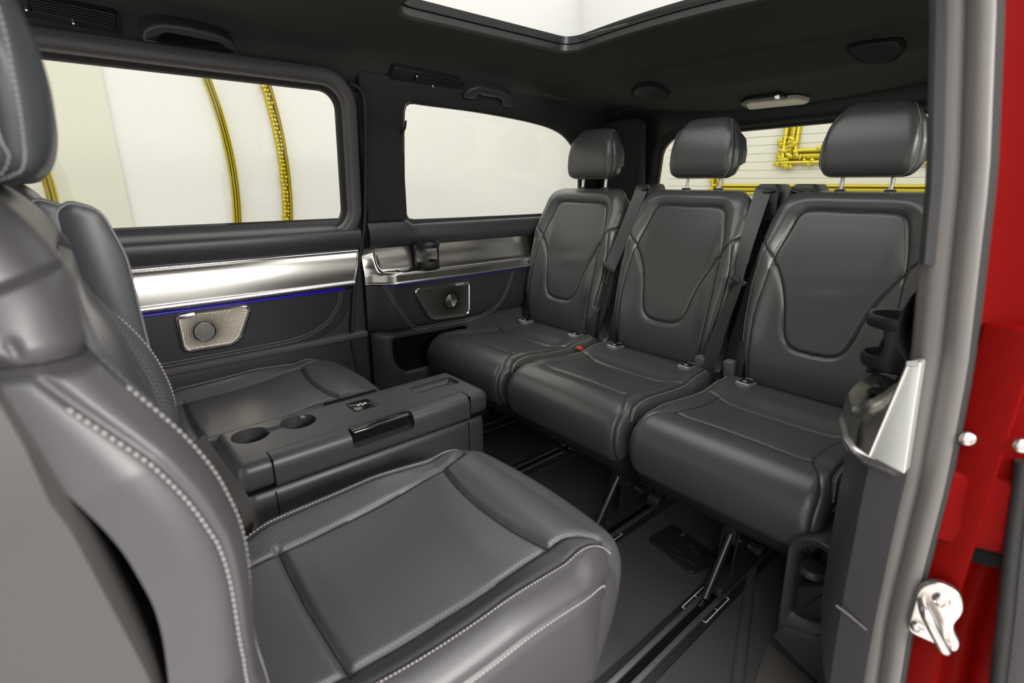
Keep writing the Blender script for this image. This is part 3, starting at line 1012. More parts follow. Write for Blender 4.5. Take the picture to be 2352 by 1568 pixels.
jamb = empty('body_jamb', (0.95, 0.05, -0.1), kind='structure', label='red painted body jamb outside the door seal', cat='body panel')
JS = cr([(0.02, -0.045), (0.028, -0.058), (0.036, -0.075), (0.046, -0.10), (0.066, -0.15), (0.09, -0.25)], 30)
JL = cr([(0.02, -0.045), (0.030, -0.060), (0.040, -0.076), (0.062, -0.090), (0.068, -0.104), (0.052, -0.118), (0.050, -0.135), (0.07, -0.25)], 30)
loft('upper_jamb', [[(0.80 + dx, yk(z) + dy, z) for dx, dy in JS] for z in np.linspace(0.66, 1.42, 20)], 'red', jamb, closed=False, sharp=60)
rows = []
JB = [q for q in JS if q[1] < -0.047]
for z, a in ((0.668, 0.004), (0.664, -0.008), (0.658, -0.012), (0.62, -0.012), (0.585, -0.014), (0.566, -0.012), (0.560, 0.004)):
    rows.append([(0.80 + dx + a, yk(z) + dy, z) for dx, dy in JB])
loft('door_guide_block', rows, 'red', jamb, closed=False, sharp=40)
loft('guide_gap', [[(0.797 + dx, yk(z) + dy, z) for dx, dy in JS[4:]] for z in (0.566, 0.538)], 'black', jamb, closed=False)
loft('lower_jamb', [[(0.80 + dx, yk(z) + dy, z) for dx, dy in JL] for z in np.linspace(-0.25, 0.545, 20)], 'red', jamb, closed=False, sharp=60)


def dome_bolt(name, c, r, parent, d=(-1, 0, 0), mat='zinc'):
    d = np.asarray(d, float); d /= np.linalg.norm(d)
    a = np.cross(d, [0, 0, 1.0]); a /= np.linalg.norm(a); b = np.cross(d, a)
    L = []
    for rr, h in ((1.0, 0.0), (1.0, 0.25), (0.9, 0.5), (0.7, 0.68), (0.45, 0.78), (0.42, 0.55), (0.0, 0.5)):
        L.append([np.asarray(c) + r * (rr * (math.cos(t) * a + math.sin(t) * b) + h * d) for t in np.linspace(0, 2 * math.pi, 20, endpoint=False)])
    return loft(name, L, mat, parent, sharp=40)


dome_bolt('bolt', onx(2221, 1006, 0.812), 0.0095, jamb, (-1, -0.4, 0))
dome_bolt('bolt', onx(2346, 1022, 0.826), 0.0095, jamb, (-1, -0.4, 0))
# zinc door striker
o = onx(2142, 1398, 0.806)
st = empty('door_striker', (o[0], o[1], o[2] - 0.05), label='shiny metal door striker plate screwed to the red jamb', cat='door striker')
sy = np.array([0.25, -0.97, 0]); sx = np.array([-0.97, -0.25, 0])


def SP(a, b, off): return np.array(o) + sy * a + np.array([0, 0, 1.0]) * b + sx * off


plate('base_plate', rpoly([(-0.022, -0.045), (0.034, -0.05), (0.036, -0.034), (0.022, -0.012), (0.03, 0.015), (0.022, 0.042), (-0.004, 0.05), (-0.022, 0.03)], 0.012, 5),
      SP, -0.002, 0.008, 'zinc', st, 0.003)
tube('striker_loop', cr([SP(-0.014, 0.012, 0.004), SP(-0.010, 0.008, 0.03), SP(0.006, -0.016, 0.034), SP(0.018, -0.034, 0.03), SP(0.020, -0.038, 0.004)], 24), 0.0065, 'zinc', st, 10)
dome_bolt('screw', SP(0.004, 0.024, 0.008), 0.010, st, sx)
dome_bolt('screw', SP(-0.012, -0.03, 0.008), 0.008, st, sx)
# outer seal of the opened door at the lower right
c = [onx(2352, 1060, 0.84), onx(2332, 1200, 0.84), onx(2318, 1330, 0.835), onx(2310, 1420, 0.83), onx(2290, 1590, 0.825)]
ds = tube('outer_door_seal', cr(c, 24), 0.009, 'rubber', None, 10, label='black rubber seal strip at the outer edge of the red jamb', cat='door seal')
c2 = [np.array(q) + np.array([0.0, -0.02, 0]) for q in c]
loft('outer_door_edge', [[q + np.array([0.0, -0.006, 0]), q + np.array([-0.008, -0.03, 0]), q + np.array([0.0, -0.10, 0])] for q in cr(c, 24)], 'plastic_mid', ds, closed=False)

# ------------------------------------------------------------------ bench seats
def make_bench_seat():
    t = empty('bench_seat', (0, 0, 0))
    # cushion
    hwc = lambda s, f, z: 0.238 - 0.012 * sstep(0.10, -0.05, f)
    C = Pad([(-0.08, 0.375), (-0.05, 0.405), (0.0, 0.418), (0.10, 0.412), (0.20, 0.412), (0.32, 0.424), (0.42, 0.434), (0.475, 0.424), (0.512, 0.390),
             (0.522, 0.345), (0.510, 0.300), (0.494, 0.278)], False, hwc, 0.04, 0.075)
    sf = lambda f: C.s_at(f, 0)
    back = cr([(-0.20, sf(0.165)), (-0.1, sf(0.185)), (0, sf(0.190)), (0.1, sf(0.185)), (0.20, sf(0.165))], 24)
    front = cr([(-0.172, sf(0.400)), (-0.08, sf(0.392)), (0, sf(0.390)), (0.08, sf(0.392)), (0.172, sf(0.400))], 24)
    side = cr([(0.170, sf(0.165)), (0.163, sf(0.25)), (0.163, sf(0.33)), (0.172, sf(0.40)), (0.205, sf(0.455)), (0.222, sf(0.49)), (0.226, sf(0.49) + 0.06), (0.224, C.L)], 40)
    wing = cr([(0.208, sf(0.02)), (0.212, sf(0.15)), (0.216, sf(0.27)), (0.218, sf(0.36)), (0.222, sf(0.42)), (0.236, sf(0.455)), (0.25, sf(0.475))], 40)
    low = cr([(0.292, sf(0.1)), (0.292, sf(0.3)), (0.288, sf(0.4)), (0.282, sf(0.47))], 20)
    C.seams = [(back, 0.006, 0.007), (front, 0.005, 0.007)]
    for p in (side, wing, low):
        C.seams += [(p, 0.005, 0.0038), (mir(p), 0.005, 0.0038)]

    def bl(u, s, f, z, w):
        q = np.abs(u)
        b = 0.012 * sstep(0.13, 0.20, q) * sstep(0.46, 0.36, f)
        b = b + 0.004 * np.cos(np.clip(q / 0.17, 0, 1) * math.pi / 2) * sstep(0.17, 0.24, f) * sstep(0.40, 0.33, f)
        b = b + 0.010 * sstep(0.165, 0.10, f) * sstep(-0.04, 0.04, f)
        b = b + 0.006 * sstep(0.40, 0.45, f)
        return b
    C.bulge = bl
    cu = C.build(t, [('cushion', 'leather', None)], 230, 220)
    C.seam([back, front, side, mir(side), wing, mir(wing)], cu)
    wg = wing + np.array([0.0075, 0])
    C.stitch(wg, cu, 'thread', 0.0056, 0.0010, 0.0006, extra_polys=[mir(wg)])
    lw = low + np.array([0.008, 0])
    C.stitch(lw, cu, 'thread', 0.0056, 0.0010, 0.0006, extra_polys=[mir(lw)])
    C.core('cushion_underside', 'leather_dark', t, 0.04, -0.003)
    # base skirt
    sk = [(-0.06, 0.36), (0.40, 0.36), (0.490, 0.285), (0.478, 0.245), (0.455, 0.215), (0.40, 0.205), (-0.04, 0.22)]
    sk = rpoly(sk, 0.03, 6)
    L = []
    for x, d in ((-0.225, 0.02), (-0.222, 0.008), (-0.21, 0.0), (0.21, 0.0), (0.222, 0.008), (0.225, 0.02)):
        L.append([(x, p[0], p[1]) for p in inset(sk, d)])
    loft('seat_base', L, 'plastic', t, caps=(True, True), local=True)
    # backrest
    hwb = lambda s, f, z: np.interp(s / B_L[0], [0, 0.08, 0.2, 0.42, 0.62, 0.72, 0.78, 0.84, 1.0], [0.18, 0.188, 0.205, 0.224, 0.218, 0.200, 0.178, 0.165, 0.18])
    B_L = [0.95]
    prof = [(-0.07, 0.395), (-0.02, 0.405), (0.008, 0.435), (0.006, 0.50), (-0.012, 0.58), (-0.04, 0.68), (-0.075, 0.79), (-0.112, 0.90), (-0.136, 0.962), (-0.165, 0.992), (-0.205, 0.995),
            (-0.235, 0.965), (-0.24, 0.90), (-0.23, 0.80)]
    B = Pad(prof, True, hwb, 0.045, 0.055)
    B_L[0] = B.L
    sz = lambda z: B.s_at(z, 1) if z > 0.40 else 0
    pan = [(0, sz(0.945)), (0.10, sz(0.945)), (0.132, sz(0.930)), (0.146, sz(0.890)), (0.165, sz(0.800)), (0.150, sz(0.772)), (0.122, sz(0.720)), (0.102, sz(0.66)),
           (0.088, sz(0.60)), (0.070, sz(0.566)), (0.04, sz(0.552)), (0, sz(0.550))]
    panel = np.vstack([cr(pan, 60), mir(cr(pan, 60))[::-1][1:]])
    diag = cr([(0.165, sz(0.800)), (0.185, sz(0.815)), (0.215, sz(0.845)), (0.27, sz(0.862))], 16)
    bol = cr([(0.166, sz(0.797)), (0.172, sz(0.72)), (0.176, sz(0.62)), (0.172, sz(0.52)), (0.165, sz(0.44))], 30)
    out = cr([(0.205, sz(0.825)), (0.216, sz(0.74)), (0.217, sz(0.65)), (0.207, sz(0.55))], 30)
    B.seams = [(panel, 0.006, 0.0050)]
    for p, d, w in ((diag, 0.006, 0.004), (bol, 0.004, 0.0045), (out, 0.004, 0.0035)):
        B.seams += [(p, d, w), (mir(p), d, w)]

    def bb(u, s, f, z, w):
        q = np.abs(u)
        front = sstep(0.10, 0.16, s) * sstep(B.L * 0.76, B.L * 0.66, s)
        dist = np.where(inpoly(u, s, panel), 0.0, polydist(u, s, panel))
        puff = 0.016 * sstep(0.0, 0.034, dist) * sstep(0.74, 0.84, z) * sstep(B.L * .78, B.L * .70, s) + 0.004 * sstep(0.0, 0.02, dist) * sstep(0.84, 0.74, z)
        return front * puff + front * (0.020 * sstep(0.12, 0.20, q) * sstep(0.45, 0.60, z) * sstep(0.93, 0.80, z))  \
            + 0.0012 * np.sin((z - 0.60) * 75 + u * 12) * np.exp(-((z - 0.72) / 0.05) ** 2) * np.exp(-(q / 0.08) ** 2)
    B.bulge = bb
    s80, s56 = sz(0.80), sz(0.53)
    dz = lambda u: np.interp(np.abs(u), diag[:, 0], diag[:, 1])
    br = B.build(t, [('backrest', 'leather', None),
                     ('centre_panel', 'leather', lambda u, s: inpoly(u, s, panel)),
                     ('shoulder_panel', 'leather', lambda u, s: (s > dz(u)) & (s < B.L * 0.74)),
                     ('side_bolster', 'leather', lambda u, s: (u > 0) & (s < dz(u)) & (u > np.interp(s, bol[::-1, 1], bol[::-1, 0])) & (s > bol[-1, 1]) & (s < bol[0, 1] + .05)),
                     ('side_bolster', 'leather', lambda u, s: (u < 0) & (s < dz(u)) & (-u > np.interp(s, bol[::-1, 1], bol[::-1, 0])) & (s > bol[-1, 1]) & (s < bol[0, 1] + .05))], 300, 220)
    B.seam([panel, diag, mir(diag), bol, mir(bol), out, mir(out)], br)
    so = out - np.array([0.0085, 0])
    B.stitch(so, br, 'thread', 0.0056, 0.0010, 0.0006, extra_polys=[mir(so)])
    loft('back_shell', [[(x, p[0], p[1]) for p in inset(rpoly([(-0.05, 0.40), (-0.06, 0.55), (-0.13, 0.80), (-0.165, 0.955), (-0.232, 0.955), (-0.232, 0.80), (-0.13, 0.40)], 0.03, 6), d)]
                        for x, d in ((-0.18, 0.012), (-0.176, 0.0), (0.176, 0.0), (0.18, 0.012))], 'plastic', t, caps=(True, True), local=True)
    # headrest
    HL = [0.5]
    hwh = lambda s, f, z: np.interp(s / HL[0], [0, 0.06, 0.16, 0.30, 0.40, 0.47, 0.56, 0.66, 0.8, 1], [0.118, 0.128, 0.134, 0.134, 0.124, 0.105, 0.09, 0.098, 0.115, 0.118])
    Hd = Pad([(-0.225, 1.040), (-0.185, 1.036), (-0.158, 1.050), (-0.148, 1.09), (-0.155, 1.15), (-0.175, 1.205), (-0.205, 1.232), (-0.245, 1.225), (-0.268, 1.18), (-0.270, 1.12),
              (-0.258, 1.065), (-0.235, 1.042)], True, hwh, 0.045, 0.0)
    HL[0] = Hd.L
    L_ = Hd.L
    edge = [(0, 0.088 * L_), (0.08, 0.090 * L_), (0.108, 0.115 * L_), (0.122, 0.17 * L_), (0.124, 0.27 * L_), (0.115, 0.37 * L_), (0.10, 0.45 * L_), (0.085, 0.52 * L_), (0.075, 0.60 * L_)]
    hal = cr(edge, 50)
    ring = np.vstack([mir(hal)[::-1], hal[1:]])
    Hd.seams = [(ring, 0.004, 0.004)]
    Hd.bulge = lambda u, s, f, z, w: -0.55 * np.maximum(np.abs(u) - 0.105, 0) * sstep(0.03, 0.10, s / L_)
    hd = Hd.build(t, [('headrest', 'leather', None)], 110, 90)
    Hd.stitch(ring * np.array([0.93, 1]) + np.array([0, 0.006]), hd, 'thread', 0.005, 0.0009, 0.0006)
    # cheeks close the sides of the headrest
    for sg in (-1, 1):
        s = np.linspace(0.02 * L_, 0.98 * L_, 60)
        rim = Hd.eval(sg * Hd.umax(s) * 0.985, s)
        c = rim.mean(0)
        Lq = [rim + (c - rim) * t + np.array([sg * 0.012 * (1 - (1 - t) ** 2), 0, 0]) for t in (0, .25, .5, .75, .99)]
        loft('headrest_cheek', Lq, 'leather', hd, caps=(False, True), local=True)
    for sg in (-1, 1):
        tb = tube('headrest_post', [(sg * 0.062, -0.200, 0.97), (sg * 0.062, -0.203, 1.00), (sg * 0.062, -0.208, 1.06)], 0.0058, 'chrome', t, 12, local=True)
        box('post_collar', (sg * 0.062, -0.200, 0.997), (0.026, 0.024, 0.012), 'plastic', t, 0.004, local=True)
    # child-seat anchor covers with lettering
    for sg in (-1, 1):
        cx = sg * 0.150
        b = plate('anchor_cover', rpoly([(cx - 0.029, 0.015), (cx + 0.029, 0.015), (cx + 0.027, 0.07), (cx, 0.088), (cx - 0.027, 0.07)], 0.016, 6),
                  lambda a, bb_, o_: (a, bb_, 0.417 + o_), 0.0, 0.020, 'grey_tag', t, 0.006)
        # mapped in the seat's own space
        box('anchor_slot', (cx, 0.035, 0.4375), (0.034, 0.036, 0.006), 'gloss', b, 0.002, local=True)
        box('anchor_bar', (cx, 0.022, 0.4415), (0.026, 0.004, 0.003), 'chrome', b, 0.001, local=True)
        box('anchor_mark', (cx, 0.052, 0.441), (0.012, 0.005, 0.0012), 'white_print', b, 0.0005, local=True)
        text('ISOFIX', 0.0135, 'white_print', b, (cx, 0.068, 0.4374), (-1, 0, 0), (0, -1, 0.05), 0.0005)
    # side hinge covers and legs
    for sg in (-1, 1):
        hl = rpoly([(0.02, 0.40), (0.015, 0.47), (-0.01, 0.545), (-0.06, 0.56), (-0.10, 0.52), (-0.08, 0.40)], 0.03, 6)
        loft('hinge_cover', [[(sg * x, p[0], p[1]) for p in inset(hl, d)] for x, d in ((0.178, 0.0), (0.204, 0.0), (0.212, 0.004), (0.215, 0.012))], 'plastic', t, caps=(True, True), local=True)
    return t


def leg(t, x):
    """front support: plate, diagonal strut, foot, bolt"""
    pl = rpoly([(0.40, 0.21), (0.33, 0.21), (0.31, 0.03), (0.42, 0.03), (0.415, 0.12)], 0.012, 4)
    loft('leg_plate', [[(x + d, p[0], p[1]) for p in pl] for d in (-0.022, -0.017)], 'steel', t, caps=(True, True), local=True)
    loft('leg_plate', [[(x + d, p[0], p[1]) for p in pl] for d in (0.017, 0.022)], 'steel', t, caps=(True, True), local=True)
    tube('leg_strut', [(x, 0.405, 0.165), (x, 0.505, 0.026)], 0.0095, 'steel', t, 10, local=True)
    box('leg_bracket', (x, 0.405, 0.175), (0.030, 0.012, 0.07), 'steel', t, 0.004, local=True)
    box('leg_bracket', (x, 0.400, 0.185), (0.020, 0.018, 0.028), 'plastic_mid', t, 0.008, 4, local=True)
    box('leg_foot', (x, 0.30, 0.032), (0.05, 0.34, 0.03), 'steel', t, 0.006, local=True)
    box('leg_latch', (x + 0.040, 0.37, 0.05), (0.035, 0.07, 0.03), 'gloss', t, 0.008, local=True)
    tube('leg_bolt', [(x - 0.03, 0.36, 0.125), (x - 0.062, 0.36, 0.125)], 0.010, 'steel', t, 12, local=True)
    tube('leg_bolt', [(x - 0.050, 0.36, 0.125), (x - 0.066, 0.36, 0.125)], 0.014, 'steel', t, 12, local=True)
    tube('leg_pin', [(x, 0.512, 0.020), (x, 0.530, 0.014)], 0.006, 'chrome', t, 8, local=True)


SX = 1.560
seatA = make_bench_seat()
SEATS = []
for i, (y, lab) in enumerate(((0.50, 'black leather bench seat nearest the door opening'),
                              (1.00, 'middle black leather bench seat with belts on both sides'),
                              (1.50, 'black leather bench seat against the far wall under the quarter window'))):
    s_ = seatA if i == 0 else copy_tree(seatA)
    s_.location = (SX, y, 0)
    s_.rotation_euler = (0, 0, math.pi / 2)
    props(s_, lab, 'car seat', 'rear bench seats')
    SEATS.append(s_)


def fix(o):
    WM[o] = Matrix.Translation(o.location) @ Matrix.Rotation(o.rotation_euler[2], 4, 'Z')
    def rec(a):
        for ch in a.children: WM[ch] = WM[o]; rec(ch)
    rec(o)


for s_ in SEATS: fix(s_)
RAILY = (0.478, 0.815, 1.262, 1.60)
leg(SEATS[0], 0.478 - 0.50)
leg(SEATS[1], 0.835 - 1.00)
leg(SEATS[2], 1.60 - 1.50)
b_ = tube('locking_shaft', [(1.215, 0.80, 0.125), (1.215, 0.735, 0.125)], 0.012, 'steel', SEATS[1], 12)
tube('locking_hub', [(1.20, 0.742, 0.12), (1.20, 0.705, 0.12)], 0.024, 'steel', SEATS[1], 14)
box('locking_bracket', (1.215, 0.755, 0.15), (0.03, 0.02, 0.06), 'steel', SEATS[1], 0.004)
p = onx(1290, 1028, 1.09)
box('release_handle', (p[0], p[1], p[2]), (0.014, 0.13, 0.012), 'gloss', SEATS[1], 0.004)

# ---- belts and their fittings (each belongs to its seat)
def shoulder_guide(parent, y, x=1.755, z=0.985):
    g = rpoly([(y - 0.045, z - 0.075), (y + 0.045, z - 0.075), (y + 0.042, z + 0.012), (y + 0.030, z + 0.032), (y - 0.030, z + 0.032), (y - 0.042, z + 0.012)], 0.02, 6)
    o = loft('belt_guide', [[(xx, p[0], p[1]) for p in inset(g, d)] for xx, d in ((x - 0.022, 0.010), (x - 0.018, 0.003), (x - 0.008, 0.0), (x + 0.075, 0.0), (x + 0.085, 0.006), (x + 0.088, 0.016))],
             'plastic', parent, caps=(True, True))
    tube('guide_lip', cr([(x - 0.022, y - 0.030, z + 0.012), (x - 0.026, y, z + 0.006), (x - 0.022, y + 0.030, z + 0.012)], 12), 0.005, 'gloss', o, 8)


def strap(name, pts, wd, width, parent, mat='belt', n=50):
    return ribbon(name, cr(pts, n), wd if np.ndim(wd) == 1 else resample(np.asarray(wd, float), n), width, 0.0022, mat, parent)


# far seat: belt hangs straight with its tongue showing
shoulder_guide(SEATS[2], 1.235)
y = 1.235
b = strap('seat_belt', [(1.77, 1.232, 1.008), (1.733, 1.232, 1.000), (1.712, 1.234, 0.965), (1.665, 1.243, 0.86), (1.618, 1.256, 0.75), (1.602, 1.262, 0.715)],
          [-0.3, 0.95, 0.05], 0.047, SEATS[2], 'belt_grey')
b2 = strap('lap_belt', [(1.604, 1.262, 0.715), (1.598, 1.270, 0.64), (1.590, 1.282, 0.55), (1.575, 1.295, 0.46), (1.58, 1.30, 0.37)],
           [[-.3, 1, .1], [-.2, .95, .1], [.1, .8, .1], [.2, .7, .1]], 0.042, SEATS[2])
tg = box('belt_tongue', (1.594, 1.262, 0.712), (0.012, 0.062, 0.022), 'plastic_mid', b, 0.004, rot=(0.35, 0, 0))
tube('tongue_loop', [(1.590, 1.262 + a, 0.705 + c) for a, c in ((0.012, 0), (0.022, -0.05), (0.002, -0.058), (-0.008, -0.004))], 0.0035, 'chrome', tg, 6)
box('belt_stopper', (1.575, 1.315, 0.425), (0.03, 0.035, 0.10), 'grey_tag', SEATS[2], 0.006, rot=(0.05, -0.2, 0))
# middle seat: twisted belt on its near side
shoulder_guide(SEATS[1], 0.765)
b = strap('seat_belt', [(1.775, 0.772, 1.010), (1.735, 0.772, 1.001), (1.712, 0.770, 0.965), (1.66, 0.765, 0.87), (1.612, 0.755, 0.77), (1.592, 0.748, 0.725)],
          [[-0.2, 1, 0.1], [-0.25, 1, 0.1], [-.3, 1, 0.1], [-0.3, .95, .1], [-0.1, 0.9, .2], [.5, .5, .3]], [0.048] * 30 + [0.046] * 12 + [0.04] * 8, SEATS[1], 'belt_grey')
b2 = strap('lap_belt', [(1.590, 0.748, 0.722), (1.575, 0.752, 0.68), (1.555, 0.765, 0.60), (1.535, 0.775, 0.50), (1.530, 0.785, 0.43), (1.55, 0.775, 0.36)],
           [[.6, .5, .3], [.1, .9, .1], [-.3, 1, 0], [-.35, 1, 0], [-.2, 1, 0]], 0.046, SEATS[1])
tg = box('belt_tongue', (1.590, 0.748, 0.728), (0.014, 0.05, 0.018), 'plastic', b, 0.004, rot=(0.5, 0, 0.5))
box('belt_stopper', (1.545, 0.815, 0.425), (0.03, 0.036, 0.10), 'grey_tag', SEATS[1], 0.006, rot=(0.05, -0.2, 0))
# near seat: belt runs down behind its outer edge
shoulder_guide(SEATS[0], 0.655)
b = strap('seat_belt', [(1.785, 0.66, 1.010), (1.745, 0.66, 1.001), (1.725, 0.672, 0.965), (1.69, 0.70, 0.87), (1.66, 0.725, 0.75), (1.63, 0.738, 0.60), (1.585, 0.745, 0.46), (1.57, 0.74, 0.37)],
          [[0.2, 1, 0.1], [0.3, 1, 0.1], [.5, .9, 0], [.5, .9, 0], [.5, .9, 0]], 0.045, SEATS[0])
box('belt_stopper', (1.545, 0.715, 0.43), (0.03, 0.032, 0.11), 'grey_tag', SEATS[0], 0.006, rot=(-0.05, -0.2, 0))
# red-button buckles
for pr, (px_, py_), X in ((SEATS[2], (1148, 742), 1.47), (SEATS[2], (1335, 800), 1.43)):
    p = onx(px_, py_, X)
    k = box('belt_buckle', (p[0], p[1], p[2] - 0.028), (0.03, 0.034, 0.060), 'plastic', pr, 0.006, rot=(0, 0.5, 0))
    box('buckle_button', (p[0] - 0.008, p[1], p[2] + 0.002), (0.016, 0.024, 0.014), 'buckle_red', k, 0.003, rot=(0, 0.5, 0))

# ------------------------------------------------------------------ seat rails
for i, y in enumerate(RAILY):
    lab = ['floor rail nearest the door opening, under the near bench seat', 'second floor rail from the door opening',
           'third floor rail from the door opening, beside the console', 'floor rail closest to the far wall'][i]
    r_ = empty('seat_rail', (0.6, y, 0), label=lab, cat='seat rail', group='floor rails')
    box('rail_bed', (0.6, y, 0.002), (2.7, 0.082, 0.006), 'plastic', r_, 0.002)
    for sg in (-1, 1):
        box('rail_lip', (0.6, y + sg * 0.0165, 0.007), (2.7, 0.013, 0.008), M['rail'] if 'rail' in M else M.setdefault('rail', nmat('worn_aluminium_rail', (0.26, 0.26, 0.26), 0.38, 0.8)), r_, 0.002)
    box('rail_slot', (0.6, y, 0.0052), (2.7, 0.018, 0.002), 'black', r_, 0.0005)
    if i < 2:
        for sg in (-1, 1):
            for dx, ln, ax in ((0, 0.115, 0), (-0.057, 0.008, 1), (0.057, 0.008, 1), (0, 0.006, 1)):
                cx = 1.065 + dx
                box('rail_mark', (cx, y + sg * (0.032 - (0.0035 if ax else 0)), 0.0056), (0.0022 if ax else ln, ln if ax else 0.0022, 0.0008), 'white_print', r_, 0)

# ribbed plastic cover on the carpet under the near bench seat
mc = [onz(a, b, 0.0)[:2] for a, b in ((1485, 1240), (1590, 1322), (1655, 1285), (1545, 1205))]
cov = plate('floor_cover', rpoly(mc, 0.02, 6), lambda a, b, o_: (a, b, o_), 0.0, 0.007, 'plastic', None, 0.003,
            label='flat black plastic cover on the carpet under the near bench seat', cat='floor cover')
for i, (px_, py_, ln) in enumerate(((1570, 1222, .018), (1552, 1262, .02), (1560, 1280, .035), (1590, 1255, .02), (1600, 1270, .02), (1585, 1290, .03))):
    q = onz(px_, py_, 0.008)
    box('cover_rib', (q[0], q[1], 0.0078), (0.004, ln, 0.0025), 'plastic_grey', cov, 0.0008)
q = onz(1571, 1225, 0.008)
mk('cover_arrow', [(q[0], q[1], 0.0085), (q[0] - 0.02, q[1] + 0.004, 0.0085), (q[0] - 0.012, q[1] - 0.010, 0.0085)], [[0, 1, 2]], 'grey_tag', cov)

# ------------------------------------------------------------------ rear-facing seats of the second row
def make_captain_seat():
    t = empty('captain_seat', (0, 0, 0))
    hwc = lambda s, f, z: 0.252 - 0.03 * sstep(0.12, -0.06, f) - 0.026 * sstep(0.36, 0.51, f)
    C = Pad([(-0.09, 0.405), (-0.05, 0.422), (0.02, 0.428), (0.12, 0.428), (0.25, 0.436), (0.36, 0.452), (0.44, 0.455), (0.487, 0.436), (0.512, 0.395), (0.515, 0.345), (0.505, 0.29),
             (0.485, 0.235), (0.46, 0.19)], False, hwc, 0.055, 0.15)
    sf = lambda f: C.s_at(f, 0)
    s37, s05 = sf(0.375), sf(0.045)
    front = cr([(-0.158, sf(0.385)), (-0.08, sf(0.372)), (0, sf(0.368)), (0.08, sf(0.372)), (0.158, sf(0.385))], 24)
    back = cr([(-0.15, sf(0.05)), (0, sf(0.045)), (0.15, sf(0.05))], 16)
    inner = cr([(0.140, sf(-0.03)), (0.148, sf(0.10)), (0.153, sf(0.25)), (0.158, sf(0.385)), (0.168, sf(0.43)), (0.195, sf(0.466))], 40)
    edge = cr([(0.188, sf(-0.03)), (0.200, sf(0.10)), (0.203, sf(0.22)), (0.200, sf(0.33)), (0.198, sf(0.42)), (0.205, sf(0.458)), (0.214, sf(0.478))], 40)
    edge2 = cr([(0.246, sf(-0.03)), (0.258, sf(0.10)), (0.262, sf(0.22)), (0.260, sf(0.36)), (0.262, sf(0.44)), (0.272, sf(0.48)), (0.285, sf(0.50))], 40)
    C.seams = [(front, 0.009, 0.006), (back, 0.009, 0.007)]
    for p, d, w in ((inner, 0.008, 0.006), (edge, 0.004, 0.004), (edge2, 0.004, 0.004)):
        C.seams += [(p, d, w), (mir(p), d, w)]

    def bl(u, s, f, z, w):
        q = np.abs(u)
        b = 0.026 * sstep(0.145, 0.205, q) * sstep(0.40, 0.24, f) * sstep(-0.06, 0.06, f)
        b = b + 0.006 * np.cos(np.clip(q / 0.16, 0, 1) * math.pi / 2) * sstep(0.05, 0.10, f) * sstep(0.37, 0.30, f)
        b = b + 0.007 * sstep(0.372, 0.42, f) * sstep(0.30, 0.20, q)
        # the front edge bows outwards
        b = b + 0.03 * (1 - (q / 0.25) ** 2).clip(0, 1) * sstep(0.40, 0.43, z) * 0 + 0.022 * (1 - (q / 0.26) ** 2).clip(0, 1) * sstep(0.47, 0.51, f)
        return b
    C.bulge = bl
    ii = lambda q, s: np.interp(s, inner[:, 1], inner[:, 0])
    ee = lambda q, s: np.interp(s, edge[:, 1], edge[:, 0])
    cu = C.build(t, [('cushion', 'leather_soft', None),
                     ('perforated_insert', 'perf', lambda u, s: (np.abs(u) < ii(u, s)) & (s < np.interp(u, front[:, 0], front[:, 1])) & (s > np.interp(u, back[:, 0], back[:, 1]))),
                     ('front_roll', 'perf', lambda u, s: (np.abs(u) < np.where(s < inner[-1, 1], ii(u, s), 0.24)) & (s > s37 - 0.02) & (s < sf(0.515) + 0.02)),
                     ('back_roll', 'perf', lambda u, s: (np.abs(u) < 0.15) & (s < s05 + 0.02)),
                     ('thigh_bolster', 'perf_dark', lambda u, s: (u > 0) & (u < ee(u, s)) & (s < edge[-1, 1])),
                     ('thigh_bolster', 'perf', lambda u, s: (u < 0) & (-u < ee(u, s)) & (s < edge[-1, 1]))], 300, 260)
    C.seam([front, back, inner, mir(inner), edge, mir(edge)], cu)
    e1 = edge + np.array([0.0060, 0]); e2 = edge2 + np.array([0.005, 0])
    C.stitch(e1, cu, 'thread', 0.0058, 0.0010, extra_polys=[mir(e1)])
    C.stitch(e2, cu, 'thread', 0.0058, 0.0010, extra_polys=[mir(e2)])
    C.core('cushion_underside', 'leather_soft', t, 0.05, -0.003)
    box('seat_pedestal', (0, 0.18, 0.11), (0.40, 0.46, 0.19), 'plastic', t, 0.03, 4, local=True)
    # backrest
    BL = [1.0]
    hwb = lambda s, f, z: np.where(s < 0.62 * BL[0], np.interp(z, [0.40, 0.50, 0.62, 0.74, 0.82, 0.90, 0.96, 1.025], [0.225, 0.245, 0.255, 0.250, 0.236, 0.210, 0.188, 0.165]),
                                   np.interp(z, [0.80, 1.025], [0.205, 0.165]))
    B = Pad([(-0.095, 0.40), (-0.055, 0.43), (-0.045, 0.48), (-0.048, 0.56), (-0.060, 0.64), (-0.078, 0.74), (-0.104, 0.86), (-0.130, 0.955), (-0.152, 1.006), (-0.185, 1.030), (-0.225, 1.018),
             (-0.245, 0.97), (-0.235, 0.88), (-0.215, 0.80)], True, hwb, 0.05, 0.024)
    BL[0] = B.L
    sz = lambda z: B.s_at(z, 1) if z > 0.405 else 0.0
    inn = cr([(0.150, sz(0.46)), (0.150, sz(0.60)), (0.156, sz(0.72)), (0.165, sz(0.83)), (0.172, sz(0.90))], 40)
    top = cr([(0, sz(0.955)), (0.09, sz(0.955)), (0.13, sz(0.945)), (0.16, sz(0.915)), (0.172, sz(0.900)), (0.21, sz(0.905)), (0.27, sz(0.925))], 40)
    topw = np.vstack([mir(top)[::-1], top[1:]])
    lum = cr([(-0.155, sz(0.60)), (0, sz(0.59)), (0.155, sz(0.60))], 12)
